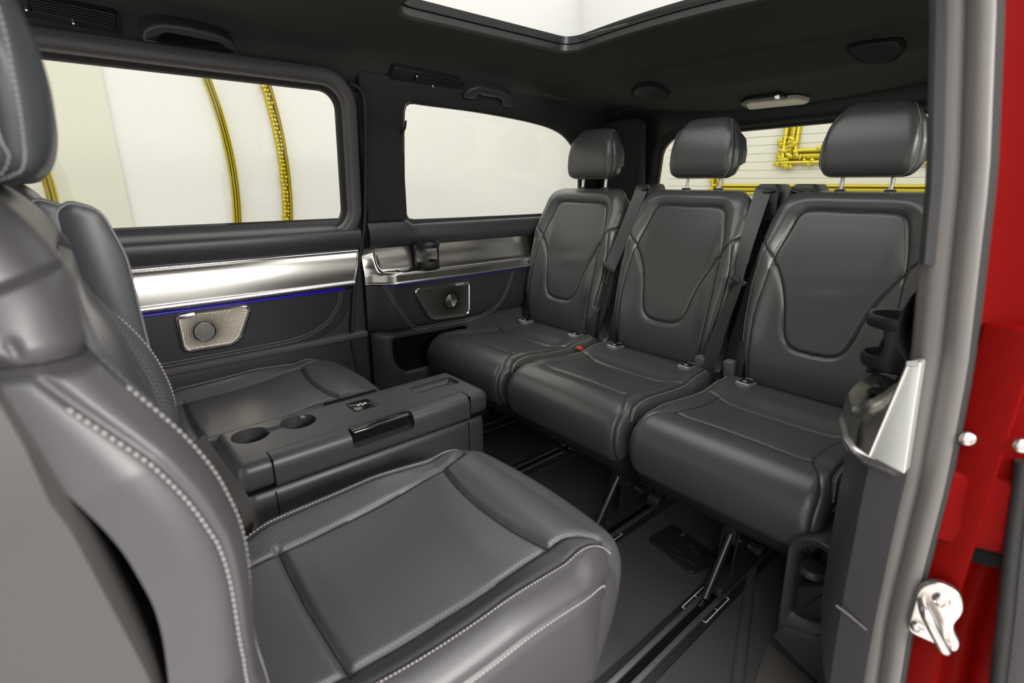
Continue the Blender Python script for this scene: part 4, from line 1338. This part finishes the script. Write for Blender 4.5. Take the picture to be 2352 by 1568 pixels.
    edg = cr([(0.182, sz(0.905)), (0.189, sz(0.85)), (0.197, sz(0.76)), (0.200, sz(0.68)), (0.197, sz(0.60)), (0.190, sz(0.52))], 40)
    edg2 = cr([(0.222, sz(0.925)), (0.232, sz(0.85)), (0.242, sz(0.76)), (0.245, sz(0.68)), (0.241, sz(0.60)), (0.232, sz(0.52))], 40)
    B.seams = [(topw, 0.008, 0.007), (lum, 0.006, 0.006)]
    for p, d, w in ((inn, 0.008, 0.007), (edg, 0.004, 0.004), (edg2, 0.004, 0.004)):
        B.seams += [(p, d, w), (mir(p), d, w)]

    def bb(u, s, f, z, w):
        q = np.abs(u)
        fr = sstep(0.04, 0.12, s) * sstep(B.L * 0.66, B.L * 0.54, s)
        return fr * 0.030 * sstep(0.12, 0.20, q) * sstep(0.57, 0.74, z) * sstep(0.93, 0.76, z) + 0.010 * sstep(0.90, 0.96, z) * sstep(B.L * .72, B.L * .6, s)
    B.bulge = bb
    tw = lambda u: np.interp(np.abs(u), top[:, 0], top[:, 1])
    iw = lambda s: np.interp(s, inn[:, 1], inn[:, 0])
    ew = lambda s: np.interp(s, edg[::-1, 1], edg[::-1, 0])
    br = B.build(t, [('backrest', 'leather_soft', None),
                     ('centre_panel', 'perf', lambda u, s: (np.abs(u) < iw(s)) & (s < tw(u)) & (s > sz(0.44))),
                     ('top_panel', 'leather_soft', lambda u, s: (s > tw(u)) & (s < B.L * 0.72)),
                     ('side_bolster', 'perf', lambda u, s: (u > 0) & (u < ew(s)) & (s < tw(u)) & (s > sz(0.50))),
                     ('side_bolster', 'perf', lambda u, s: (u < 0) & (-u < ew(s)) & (s < tw(u)) & (s > sz(0.50)))], 300, 260)
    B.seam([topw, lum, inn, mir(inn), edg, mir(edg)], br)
    a1 = edg[4:] + np.array([0.0060, 0]); a2 = edg2[5:] + np.array([0.005, 0])
    B.stitch(a1, br, 'thread', 0.0058, 0.0010, extra_polys=[mir(a1)])
    B.stitch(a2, br, 'thread', 0.0058, 0.0010, extra_polys=[mir(a2)])
    # moulded back shell
    ff = lambda z: np.interp(z, [0.42, 0.56, 0.66, 0.80, 0.97, 1.01], [-0.115, -0.118, -0.125, -0.144, -0.190, -0.210])
    fb = lambda z: np.interp(z, [0.42, 0.60, 0.80, 0.95, 1.01], [-0.16, -0.225, -0.268, -0.272, -0.235])
    rows = []
    for x, zt_, d in ((-0.252, 0.78, 0.02), (-0.249, 0.82, 0.008), (-0.240, 0.86, 0.002), (-0.222, 0.91, 0), (-0.19, 0.96, 0), (-0.12, 1.0, 0), (0, 1.005, 0),
                      (0.12, 1.0, 0), (0.19, 0.96, 0), (0.222, 0.91, 0), (0.240, 0.86, 0.002), (0.249, 0.82, 0.008), (0.252, 0.78, 0.02)):
        zz = np.linspace(0.42, zt_, 18)
        rows.append([(x, float(ff(z)) - d, float(z)) for z in zz] + [(x, float(fb(z)) + d, float(z)) for z in zz[::-1]])
    loft('back_shell', rows, 'shell_plastic', t, caps=(True, True), local=True)
    # headrest
    HL = [0.5]
    hwh = lambda s, f, z: np.interp(s / HL[0], [0, 0.06, 0.16, 0.30, 0.40, 0.47, 0.56, 0.66, 0.8, 1], [0.118, 0.130, 0.140, 0.143, 0.140, 0.134, 0.128, 0.127, 0.126, 0.122])
    Hd = Pad([(-0.20, 1.020), (-0.150, 1.018), (-0.120, 1.032), (-0.106, 1.080), (-0.112, 1.145), (-0.135, 1.200), (-0.172, 1.228), (-0.21, 1.215), (-0.232, 1.165), (-0.236, 1.10),
              (-0.225, 1.045), (-0.21, 1.024)], True, hwh, 0.045, 0.0)
    HL[0] = Hd.L
    L_ = Hd.L
    edge = [(0, 0.07 * L_), (0.08, 0.075 * L_), (0.112, 0.105 * L_), (0.130, 0.17 * L_), (0.135, 0.27 * L_), (0.128, 0.37 * L_), (0.125, 0.45 * L_), (0.120, 0.54 * L_), (0.118, 0.66 * L_)]
    hal = cr(edge, 50)
    ring = np.vstack([mir(hal)[::-1], hal[1:]])
    Hd.seams = [(ring, 0.004, 0.004)]
    Hd.bulge = lambda u, s, f, z, w: -0.55 * np.maximum(np.abs(u) - 0.115, 0) * sstep(0.03, 0.10, s / L_)
    hd = Hd.build(t, [('headrest', 'leather_navy', None)], 110, 90)
    Hd.stitch(ring * np.array([1.04, 1]), hd, 'thread_dim', 0.005, 0.0009, extra_polys=[ring * np.array([0.96, 1])])
    for sg in (-1, 1):
        s = np.linspace(0.02 * L_, 0.98 * L_, 60)
        rim = Hd.eval(sg * Hd.umax(s) * 0.985, s)
        c = rim.mean(0)
        Lq = [rim + (c - rim) * q + np.array([sg * 0.016 * math.sin(q * math.pi / 2), 0, 0]) for q in (0, .1, .2, .35, .5, .7, .99)]
        loft('headrest_cheek', Lq, 'leather_navy', hd, caps=(False, True), local=True)
    return t


def armrest(t, x, f):
    """folded-up armrest: upright padded bar with a piped edge"""
    pf = rpoly([(f - 0.030, 0.56), (f + 0.030, 0.56), (f + 0.044, 0.75), (f + 0.040, 0.92), (f + 0.022, 0.985), (f - 0.012, 0.998), (f - 0.030, 0.985), (f - 0.032, 0.80)], 0.020, 7)
    a = loft('armrest', [[(x + d, p[0], p[1]) for p in inset(pf, i)] for d, i in ((-0.032, 0.012), (-0.028, 0.003), (-0.02, 0.0), (0.02, 0.0), (0.028, 0.003), (0.032, 0.012))],
             'leather_navy', t, caps=(True, True), local=True)
    for d in (-0.0285, 0.0285):
        q = inset(pf, 0.002)
        tube('armrest_piping', [(x + d, p[0], p[1]) for p in q], 0.0018, 'piping', a, 6, True, local=True)
    tube('armrest_pivot', [(x - 0.035, f - 0.01, 0.60), (x + 0.05, f - 0.01, 0.60)], 0.02, 'plastic', t, 14, local=True)


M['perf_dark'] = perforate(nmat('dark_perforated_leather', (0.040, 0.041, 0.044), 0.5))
capA = make_captain_seat()
capB = copy_tree(capA)
for c_, y, lab in ((capA, 0.664, 'rear-facing grey leather seat in the foreground beside the door opening'),
                   (capB, 1.482, 'rear-facing leather seat beyond the console next to the sliding door')):
    c_.location = (0.128, y, 0); c_.rotation_euler = (0, 0, -math.pi / 2 - math.radians(1.5))
    props(c_, lab, 'car seat', 'rear-facing second row seats')
    fix(c_)
armrest(capA, -0.298, -0.100)
armrest(capB, 0.298, -0.118)
# belt of the foreground seat dropping beside the console
strap('seat_belt', [ony(440, 1020, 0.92), ony(490, 1085, 0.925), ony(535, 1140, 0.93), ony(560, 1200, 0.92), ony(545, 1250, 0.91), ony(500, 1240, 0.90)],
      [[.9, .3, .4], [.8, .5, .4], [.8, .5, .3], [.7, .6, .2]], 0.046, capA)
box('belt_buckle', ony(520, 1215, 0.905), (0.03, 0.03, 0.07), 'plastic', capA, 0.006, rot=(0, 0.4, 0))

# ------------------------------------------------------------------ folding table console between the two seats
con = empty('centre_console', (0.5, 1.145, 0), label='black plastic centre console with two cup holes between the seats', cat='console')
CX0, CX1, CY0, CY1 = 0.183, 0.815, 1.034, 1.240
box('console_body', (0.5, 1.138, 0.208), (0.618, 0.194, 0.404), 'plastic_grey', con, 0.022, 4)
up_ = box('console_top', (0.5, 1.137, 0.4475), (CX1 - CX0, CY1 - CY0, 0.065), 'plastic_grey', con, 0.020, 5)


def cyl(c, r, h, n=40):
    L = [[(c[0] + r * k * math.cos(a), c[1] + r * k * math.sin(a), z) for a in np.linspace(0, 2 * math.pi, n, endpoint=False)] for z, k in ((c[2] - h, 0.9), (c[2] + 0.02, 1.0))]
    return loft('cut', L, 'black', None, caps=(True, True))


c1, c2_ = (0.246, 1.176, 0.48), (0.352, 1.177, 0.48)
cut = [cyl(c1, 0.041, 0.055), cyl(c2_, 0.041, 0.055),
       box('cut', (0.30, 1.177, 0.482), (0.06, 0.022, 0.04), 'black', None, 0.002),
       box('cut', (0.722, 1.160, 0.486), (0.135, 0.060, 0.045), 'black', None, 0.012, 4),
       box('cut', (0.5, 1.046, 0.46), (0.505, 0.056, 0.12), 'black', None, 0.0),
       box('cut', (0.508, 1.168, 0.4815), (0.064, 0.064, 0.007), 'black', None, 0.003),
       box('cut', (0.51, 1.234, 0.478), (0.15, 0.014, 0.014), 'black', None, 0.0)]
boolean(up_, cut)
for cc in (c1, c2_):
    L = [[(cc[0] + r * math.cos(a), cc[1] + r * math.sin(a), z) for a in np.linspace(0, 2 * math.pi, 40, endpoint=False)] for r, z in ((0.0395, 0.462), (0.038, 0.425), (0.036, 0.41), (0.0, 0.409))]
    loft('cup_well', L, 'black', con, sharp=40)
box('cup_clip', (0.375, 1.213, 0.472), (0.022, 0.014, 0.014), 'plastic_mid', con, 0.006, 3)
# hinged flap on the near side with a recessed grip
sec = cr([(1.071, 0.4806), (1.052, 0.4802), (1.040, 0.476), (1.033, 0.464), (1.0315, 0.44), (1.033, 0.4165), (1.050, 0.4165)], 30)
L = [[(x, y, z) for y, z in list(sec) + [(1.071, 0.4165)]] for x in (0.250, 0.252, 0.746, 0.748)]
flap = loft('table_flap', L, 'plastic_grey', con, caps=(True, True), sharp=40)
boolean(flap, [box('cut', (0.500, 1.040, 0.468), (0.160, 0.050, 0.052), 'black', None, 0.012, 4)])
box('flap_grip', (0.500, 1.052, 0.4745), (0.150, 0.026, 0.012), 'gloss', con, 0.005, 3)
box('grip_pocket', (0.500, 1.062, 0.455), (0.152, 0.010, 0.032), 'black', con, 0.001)
btn = box('release_button', (0.508, 1.168, 0.4795), (0.056, 0.056, 0.005), 'gloss', con, 0.002)
for dx, dy, sx_, sy_ in ((-0.0085, 0, 0.008, 0.006), (0.0085, 0, 0.008, 0.006), (0, 0, 0.0022, 0.020)):
    box('button_symbol', (0.508 + dx, 1.168 + dy, 0.4823), (sx_, sy_, 0.0008), 'white_print', btn, 0.0003)
box('hinge_strip', (0.51, 1.236, 0.4765), (0.144, 0.008, 0.010), 'black', con, 0.001)
for x in (0.2485, 0.7495):
    box('joint_line', (x, 1.0365, 0.448), (0.0025, 0.012, 0.06), 'black', con, 0)
    box('joint_line', (x, 1.0408, 0.21), (0.0022, 0.002, 0.38), 'black', con, 0)
box('joint_line', (0.5, 1.138, 0.4125), (0.622, 0.198, 0.004), 'black', con, 0.0)
box('chrome_pin', (0.2485, 1.0318, 0.435), (0.0022, 0.003, 0.022), 'chrome', con, 0)

# ------------------------------------------------------------------ roof fittings
def hitc(px, py):
    d = ray(px, py)
    lo, hi = 0.3, 4.0
    for t in np.arange(0.3, 4.0, 0.01):
        p = CAM + d * t
        if p[2] > ZC(p[0], p[1]): hi = t; break
    lo = hi - 0.01
    for _ in range(20):
        m = (lo + hi) / 2; p = CAM + d * m
        if p[2] > ZC(p[0], p[1]): hi = m
        else: lo = m
    return CAM + d * lo


def cframe(px, py, tilt=None, lift=0.0):
    o = hitc(px, py)
    e = 0.01
    gx = (ZC(o[0] + e, o[1]) - ZC(o[0] - e, o[1])) / (2 * e); gy = (ZC(o[0], o[1] + e) - ZC(o[0], o[1] - e)) / (2 * e)
    ax = np.array([1, 0, gx]); ax /= np.linalg.norm(ax)
    n = np.array([gx, gy, -1.0]); n /= np.linalg.norm(n)
    if tilt is not None:
        n = np.asarray(tilt, float); n /= np.linalg.norm(n); ax = np.array([1.0, 0, 0])
        o = o - ray(px, py) / np.linalg.norm(ray(px, py)) * lift
    ay = np.cross(n, ax)
    def fn(a, b, off): return o + ax * a + ay * b + n * off
    def loc(px2, py2, off=0.0):
        d = ray(px2, py2); t = ((o + n * off - CAM) @ n) / (d @ n)
        q = CAM + d * t - o
        return np.array([q @ ax, q @ ay])
    return o, fn, loc, ax, ay, n


def roof_vent(pts, mid, lou, lab, chrome):
    o, fn, loc, ax, ay, n = cframe(*mid, (0, -0.62, -0.78), 0.02)
    v = empty('air_vent', tuple(o), label=lab, cat='air vent', group='roof air vents')
    lp = np.array([loc(*p) for p in pts])
    plate('vent_frame', rpoly(lp, 0.012, 5), fn, -0.03, 0.010, 'plastic', v, 0.003)
    lq = np.array([loc(*p, 0.010) for p in lou])
    plate('vent_recess', lq, fn, 0.0095, 0.0106, 'black', v, 0.0003)
    for i in range(5):
        t = (i + 0.5) / 5
        a = lq[0] * (1 - t) + lq[3] * t; b = lq[1] * (1 - t) + lq[2] * t
        P = np.array([fn(*(a * (1 - k) + b * k), 0.013) for k in (0.02, 0.98)])
        ribbon('vent_slat', resample(P, 3), n * 0.6 + ay * 0.8, 0.008, 0.0016, 'plastic_grey', v)
    for c in chrome:
        q = loc(*c, 0.014)
        p = fn(q[0], q[1], 0.014)
        box('vent_tab', tuple(p), (0.005, 0.006, 0.010), 'chrome', v, 0.0015)
    return v


roof_vent([(30, -22), (270, 28), (284, 74), (45, 30)], (160, 30), [(60, -8), (268, 37), (268, 66), (70, 24)], 'slatted black air vent above the sliding door window', [(60, 20), (168, 51)])
roof_vent([(905, 149), (1062, 182), (1050, 213), (888, 184)], (975, 182), [(955, 168), (1056, 188), (1047, 205), (950, 184)], 'narrow black air vent above the rear quarter window', [(957, 175), (994, 198)])


def grab_handle(pts, mid, lab, glint):
    o, fn, loc, ax, ay, n = cframe(*mid, (0, -0.75, -0.66), 0.035)
    h = empty('grab_handle', tuple(o), label=lab, cat='grab handle', group='roof grab handles')
    lp = np.array([loc(*p, 0.02) for p in pts])
    plate('handle_grip', rpoly(lp, [0.012] * len(lp), 5), fn, -0.02, 0.030, 'plastic_grey', h, 0.009, 4)
    gq = np.array([loc(*p, 0.008) for p in glint])
    plate('glint_plate', gq, fn, 0.004, 0.009, 'satin', h, 0.001)  # satin plate added to draw the glint inside the handle
    q = loc(glint[0][0] - 14, glint[0][1] + 4, 0.01)
    box('coat_peg', tuple(fn(q[0], q[1], 0.014)), (0.008, 0.010, 0.016), 'plastic_mid', h, 0.003)


grab_handle([(324, 92), (330, 62), (362, 48), (430, 56), (505, 76), (538, 95), (547, 124), (508, 114), (502, 100), (440, 88), (376, 75), (368, 96)], (435, 85),
            'curved black grab handle above the sliding door window', [(410, 77), (462, 86), (462, 93), (410, 84)])
grab_handle([(1062, 222), (1075, 202), (1100, 195), (1150, 205), (1176, 218), (1181, 236), (1168, 246), (1150, 240), (1155, 229), (1140, 222), (1098, 213), (1090, 226)], (1120, 220),
            'short black grab handle above the rear quarter window', [(1105, 213), (1138, 219), (1138, 224), (1105, 219)])


def roof_speaker(pts, mid, lab):
    o, fn, loc, ax, ay, n = cframe(*mid)
    lp = np.array([loc(*p) for p in pts])
    s = empty('roof_speaker', tuple(o), label=lab, cat='speaker', group='roof speakers')
    plate('speaker_rim', rpoly(lp, 0.05, 8), fn, -0.003, 0.010, 'fabric_dark', s, 0.006)
    c = lp.mean(0)
    plate('speaker_mesh', rpoly(c + (lp - c) * 0.82, 0.045, 8), fn, 0.009, 0.0125, 'plastic', s, 0.002)


roof_speaker([(1447, 212), (1462, 192), (1505, 188), (1543, 210), (1530, 228), (1490, 232)], (1495, 210), 'oval black roof speaker above the far bench headrest')
roof_speaker([(1935, 105), (1990, 92), (2075, 83), (2085, 105), (2060, 140), (1985, 150)], (2010, 115), 'oval black roof speaker above the near bench headrest')

# reading lamp over the rear window
o, fn, loc, ax, ay, n = cframe(1785, 232)
lampo = empty('roof_lamp', tuple(o), label='small roof lamp with pale lens above the rear window', cat='lamp')
lp = np.array([loc(*p) for p in ((1700, 233), (1716, 222), (1800, 212), (1812, 219), (1800, 232), (1718, 243))])
plate('lamp_housing', rpoly(lp, 0.015, 5), fn, 0.0, 0.012, 'plastic', lampo, 0.004)
lp = np.array([loc(*p, 0.012) for p in ((1712, 238), (1722, 234), (1830, 224), (1862, 231), (1850, 238), (1720, 251))])
plate('lamp_lens', rpoly(lp, 0.012, 5), fn, 0.002, 0.016, 'lamp', lampo, 0.005)
lp = np.array([loc(*p, 0.012) for p in ((1778, 219), (1790, 216), (1792, 226), (1780, 228))])
plate('lamp_bulb', rpoly(lp, 0.006, 4), fn, 0.010, 0.015, 'chrome', lampo, 0.002)


# ------------------------------------------------------------------ folding cup holders on the side trays
def cup_holder(c, ang, lab, s=1.0):
    h = empty('cup_holder', tuple(c), label=lab, cat='cup holder', group='tray cup holders')
    c = np.asarray(c, float)
    th = np.linspace(0, 2 * math.pi, 48, endpoint=False)
    ringp = lambda r, z: [c + s * np.array([r * math.cos(a), r * math.sin(a), z]) for a in th]
    loft('holder_ring', [ringp(0.047, 0.080), ringp(0.050, 0.090), ringp(0.050, 0.098), ringp(0.047, 0.102), ringp(0.042, 0.100), ringp(0.041, 0.090), ringp(0.043, 0.080), ringp(0.047, 0.080)], 'plastic', h, sharp=50)
    loft('holder_cup', [ringp(0.030, 0.004), ringp(0.044, 0.008), ringp(0.047, 0.020), ringp(0.046, 0.030), ringp(0.042, 0.030), ringp(0.040, 0.014), ringp(0.0, 0.012)], 'plastic', h, sharp=50)
    box('holder_foot', tuple(c + s * np.array([0, 0, 0.003])), (0.085 * s, 0.05 * s, 0.008), 'gloss', h, 0.003)
    for da in (-1, 1):
        L = []
        for z, wd in ((0.018, 0.62), (0.03, 0.50), (0.05, 0.36), (0.07, 0.44), (0.088, 0.62)):
            row = []
            for r in (0.0465, 0.0425):
                aa = np.linspace(-wd, wd, 9)
                if r < 0.044: aa = aa[::-1]
                row += [c + s * np.array([r * math.cos(ang + da * math.pi / 2 + a), r * math.sin(ang + da * math.pi / 2 + a), z]) for a in aa]
            L.append(row)
        loft('holder_strut', L, 'plastic', h, sharp=50)
    return h


cup_holder((1.052, 1.703, 0.708), 1.01, 'black folding cup holder standing on the far side tray')
q = onx(2056, 760, 1.09)
cup_holder((1.07, float(q[1]) - 0.008, 0.703), math.radians(105), 'black folding cup holder on the near tray beside the door pillar', 1.0)

bf = xpl([(1827, 1343), (1820, 1405), (1858, 1428), (1910, 1432), (1920, 1340)], 1.045)
zt = float(bf[:, 1].max())
sk_ = empty('power_socket', (1.07, float(bf[:, 0].mean()), zt - 0.09), label='black power socket block with round lid in the near side alcove', cat='socket')
loft('socket_block', [[(x, p[0], p[1]) for p in q] for x, q in ((1.12, rpoly(bf, 0.008, 5)), (1.052, rpoly(bf, 0.008, 5)), (1.046, inset(rpoly(bf, 0.008, 5), 0.005)))], 'plastic', sk_, caps=(True, True))
q = onz(1868, 1306, zt + 0.004)
L = []
for rr, dz in ((0.026, -0.006), (0.026, 0.006), (0.0235, 0.009), (0.015, 0.0095), (0.0, 0.0095)):
    L.append([(q[0] + rr * math.cos(a), q[1] + rr * math.sin(a), zt + dz) for a in np.linspace(0, 2 * math.pi, 28, endpoint=False)])
loft('socket_lid', L, 'plastic_grey', sk_, sharp=40)
# pale carpet strip and carpet ridge beside the sill
mc = [onz(a, b, 0.0)[:2] for a, b in ((1763, 1474), (1905, 1600), (1700, 1700), (1735, 1560))]
plate('sill_mat', np.array(mc), lambda a, b, o_: (a, b, o_), -0.002, 0.004, 'carpet_grey', floor, 0.002)
c = cr([onz(1735, 1270, 0.0), onz(1722, 1340, 0.0), onz(1712, 1420, 0.0), onz(1702, 1500, 0.0), onz(1690, 1600, 0.0)], 20)
tube('carpet_ridge', c + np.array([0, 0, -0.006]), 0.016, 'carpet', floor, 10)

# ------------------------------------------------------------------ the showroom outside
WY, WX = 4.2, 4.6
wf = box('wall_far', (-1.4, WY + 0.1, 1.2), (15, 0.2, 3.6), 'wall_white', None, 0, kind='structure', label='white showroom wall beyond the side windows', cat='wall')
wb = box('wall_back', (WX + 0.1, -0.3, 1.2), (0.2, 9.2, 3.6), 'wall_white', None, 0, kind='structure', label='white showroom wall beyond the rear window', cat='wall')
p_ = ony(268, 340, WY)
box('trim_1', (float(p_[0]) - 2.0, WY - 0.01, 1.2), (4.0, 0.02, 3.4), 'cream', None, 0, kind='structure', label='cream wall panel at the left end of the showroom wall', cat='wall panel')
sfl = box('floor_showroom', (-1.4, 0.0, -0.62), (14, 10, 0.1), 'tile', None, 0, kind='structure', label='pale showroom floor under the van', cat='floor')


def circle3(a, b, c):
    A = 2 * np.array([[b[0] - a[0], b[1] - a[1]], [c[0] - a[0], c[1] - a[1]]])
    B = np.array([b @ b - a @ a, c @ c - a @ a])
    o = np.linalg.solve(A, B)
    return o, np.linalg.norm(a - o)


def arc_moulding(name, lab, px3, width, ornate):
    P = [ony(a, b, WY)[[0, 2]] for a, b in px3]
    o, r = circle3(*P)
    t = empty(name, (P[1][0], WY, -0.55), label=lab, cat='gold moulding', group='gilded arched mouldings on the far wall')
    a0, a1 = math.asin(np.clip((-0.5 - o[1]) / r, -1, 1)), math.asin(np.clip((2.1 - o[1]) / r, -1, 1))
    th = np.linspace(a0, a1, 90)
    bands = [(-0.5, -0.3, 0.03), (-0.28, -0.05, 0.045), (-0.03, 0.2, 0.05), (0.22, 0.5, 0.03)] if not ornate else [(-0.5, 0.12, 0.02), (0.14, 0.30, 0.05), (0.32, 0.5, 0.035)]
    for b0, b1, d in bands:
        sec = []
        for k in np.linspace(0, math.pi, 9):
            sec.append((width * ((b0 + b1) / 2 - (b1 - b0) / 2 * math.cos(k)), d * math.sin(k)))
        L = [[(o[0] + (r + w) * math.cos(a), WY - dd, o[1] + (r + w) * math.sin(a)) for w, dd in sec] for a in th]
        loft('moulding_band', L, 'gold', t, closed=False, sharp=80)
    if ornate:
        V, Fc = [], []
        rng = np.random.default_rng(3)
        for a in np.arange(a0, a1, 0.028 / r):
            for j in range(2):
                w = width * (-0.34 + 0.30 * j + 0.06 * rng.standard_normal())
                c = np.array([o[0] + (r + w) * math.cos(a), WY - 0.028, o[1] + (r + w) * math.sin(a)])
                rad = width * (0.13 + 0.05 * rng.random())
                bm = bmesh.new(); bmesh.ops.create_icosphere(bm, subdivisions=1, radius=rad)
                n0 = len(V); V += [tuple(np.array(v.co) * (1, 1, 1.3) + c) for v in bm.verts]
                bm.verts.index_update(); Fc += [[v.index + n0 for v in f.verts] for f in bm.faces]; bm.free()
        mk('leaf_carving', V, Fc, 'gold', t, recalc=False, kind='stuff')
    return t


arc_moulding('arched_moulding', 'plain ridged gold arched moulding, left of two seen through the door window', [(478, 190), (528, 360), (545, 530)], 0.055, False)
arc_moulding('arched_moulding', 'carved gold arched moulding, right of two seen through the door window', [(612, 205), (648, 360), (660, 520)], 0.072, True)
arc_moulding('arched_moulding', 'gold arched moulding half hidden behind the foreground headrest', [(60, 300), (95, 375), (125, 480)], 0.06, False)


def frame(name, lab, y0, y1, z0, z1, w, carve):
    """rectangular carved gilt frame on the back wall (y1 is its left edge in the photo)"""
    t = empty(name, (WX, (y0 + y1) / 2, z0), label=lab, cat='picture frame', group='gilt frames on the back wall')
    for b0, b1, d in ((0, 0.3, 0.05), (0.3, 0.72, 0.028), (0.72, 1.0, 0.04)):
        L = []
        for k in np.linspace(0, math.pi, 9):
            q = w * ((b0 + b1) / 2 - (b1 - b0) / 2 * math.cos(k))
            L.append([(WX - d * math.sin(k) - 0.002, y, z) for y, z in ((y0 + q, z0 + q), (y1 - q, z0 + q), (y1 - q, z1 - q), (y0 + q, z1 - q))])
        loft('frame_moulding', L, 'gold', t, sharp=40)
    rng = np.random.default_rng(5)
    for cy, cz, sy_, sz_ in ((y1, z0, -1, 1), (y0, z0, 1, 1), (y1, z1, -1, -1), (y0, z1, 1, -1)):
        V, Fc = [], []
        for i in range(carve):
            u = abs(rng.standard_normal()) * 0.9; v = abs(rng.standard_normal()) * 0.35
            if i % 2: u, v = v, u
            bm = bmesh.new()
            bmesh.ops.create_icosphere(bm, subdivisions=2, radius=w * (0.10 + 0.12 * rng.random()))
            c = np.array([WX - 0.035, cy + sy_ * (u * 1.6 - 0.15) * w, cz + sz_ * (v * 1.6 - 0.15) * w])
            an = rng.random() * 3.1; st = np.array([0.8, 1.4, 0.8])
            n0 = len(V)
            for p in bm.verts:
                q = np.array(p.co) * st
                V.append((c[0] + q[0], c[1] + q[1] * math.cos(an) - q[2] * math.sin(an), c[2] + q[1] * math.sin(an) + q[2] * math.cos(an)))
            bm.verts.index_update(); Fc += [[p.index + n0 for p in f.verts] for f in bm.faces]; bm.free()
        mk('corner_carving', V, Fc, 'gold', t, recalc=False)
    return t


c0 = onx(1793, 380, WX)
frame('carved_gilt_frame', 'carved gold picture frame corner seen through the rear window between headrests', c0[1] - 1.1, c0[1], c0[2], c0[2] + 1.3, 0.125, 44)  # gilt frame only, with no picture in it
c0 = onx(1636, 446, WX)
frame('carved_gilt_frame', 'larger gold picture frame whose side shows below the middle headrest', c0[1] - 1.75, c0[1], c0[2], c0[2] + 1.75, 0.09, 14)
# gilded crest high on the back wall, seen through the roof opening
c0 = onx(1625, 4, WX)
cr_ = empty('gilt_crest', (WX, float(c0[1]), float(c0[2])), label='gold leafy wall ornament glimpsed through the glass roof', cat='wall ornament')
rng = np.random.default_rng(8)
for i in range(9):
    a = rng.random() * 6.28; r = 0.05 + 0.05 * rng.random()
    cc = c0 + np.array([-0.02, 0.16 * rng.standard_normal(), 0.10 + 0.08 * rng.standard_normal()])
    th = np.linspace(a, a + 4.6, 26)
    tube('scroll', [cc + np.array([0, r * (1 - k / 40) * math.cos(t), r * (1 - k / 40) * math.sin(t)]) for k, t in enumerate(th)], np.linspace(0.014, 0.004, 26), 'gold', cr_, 6)
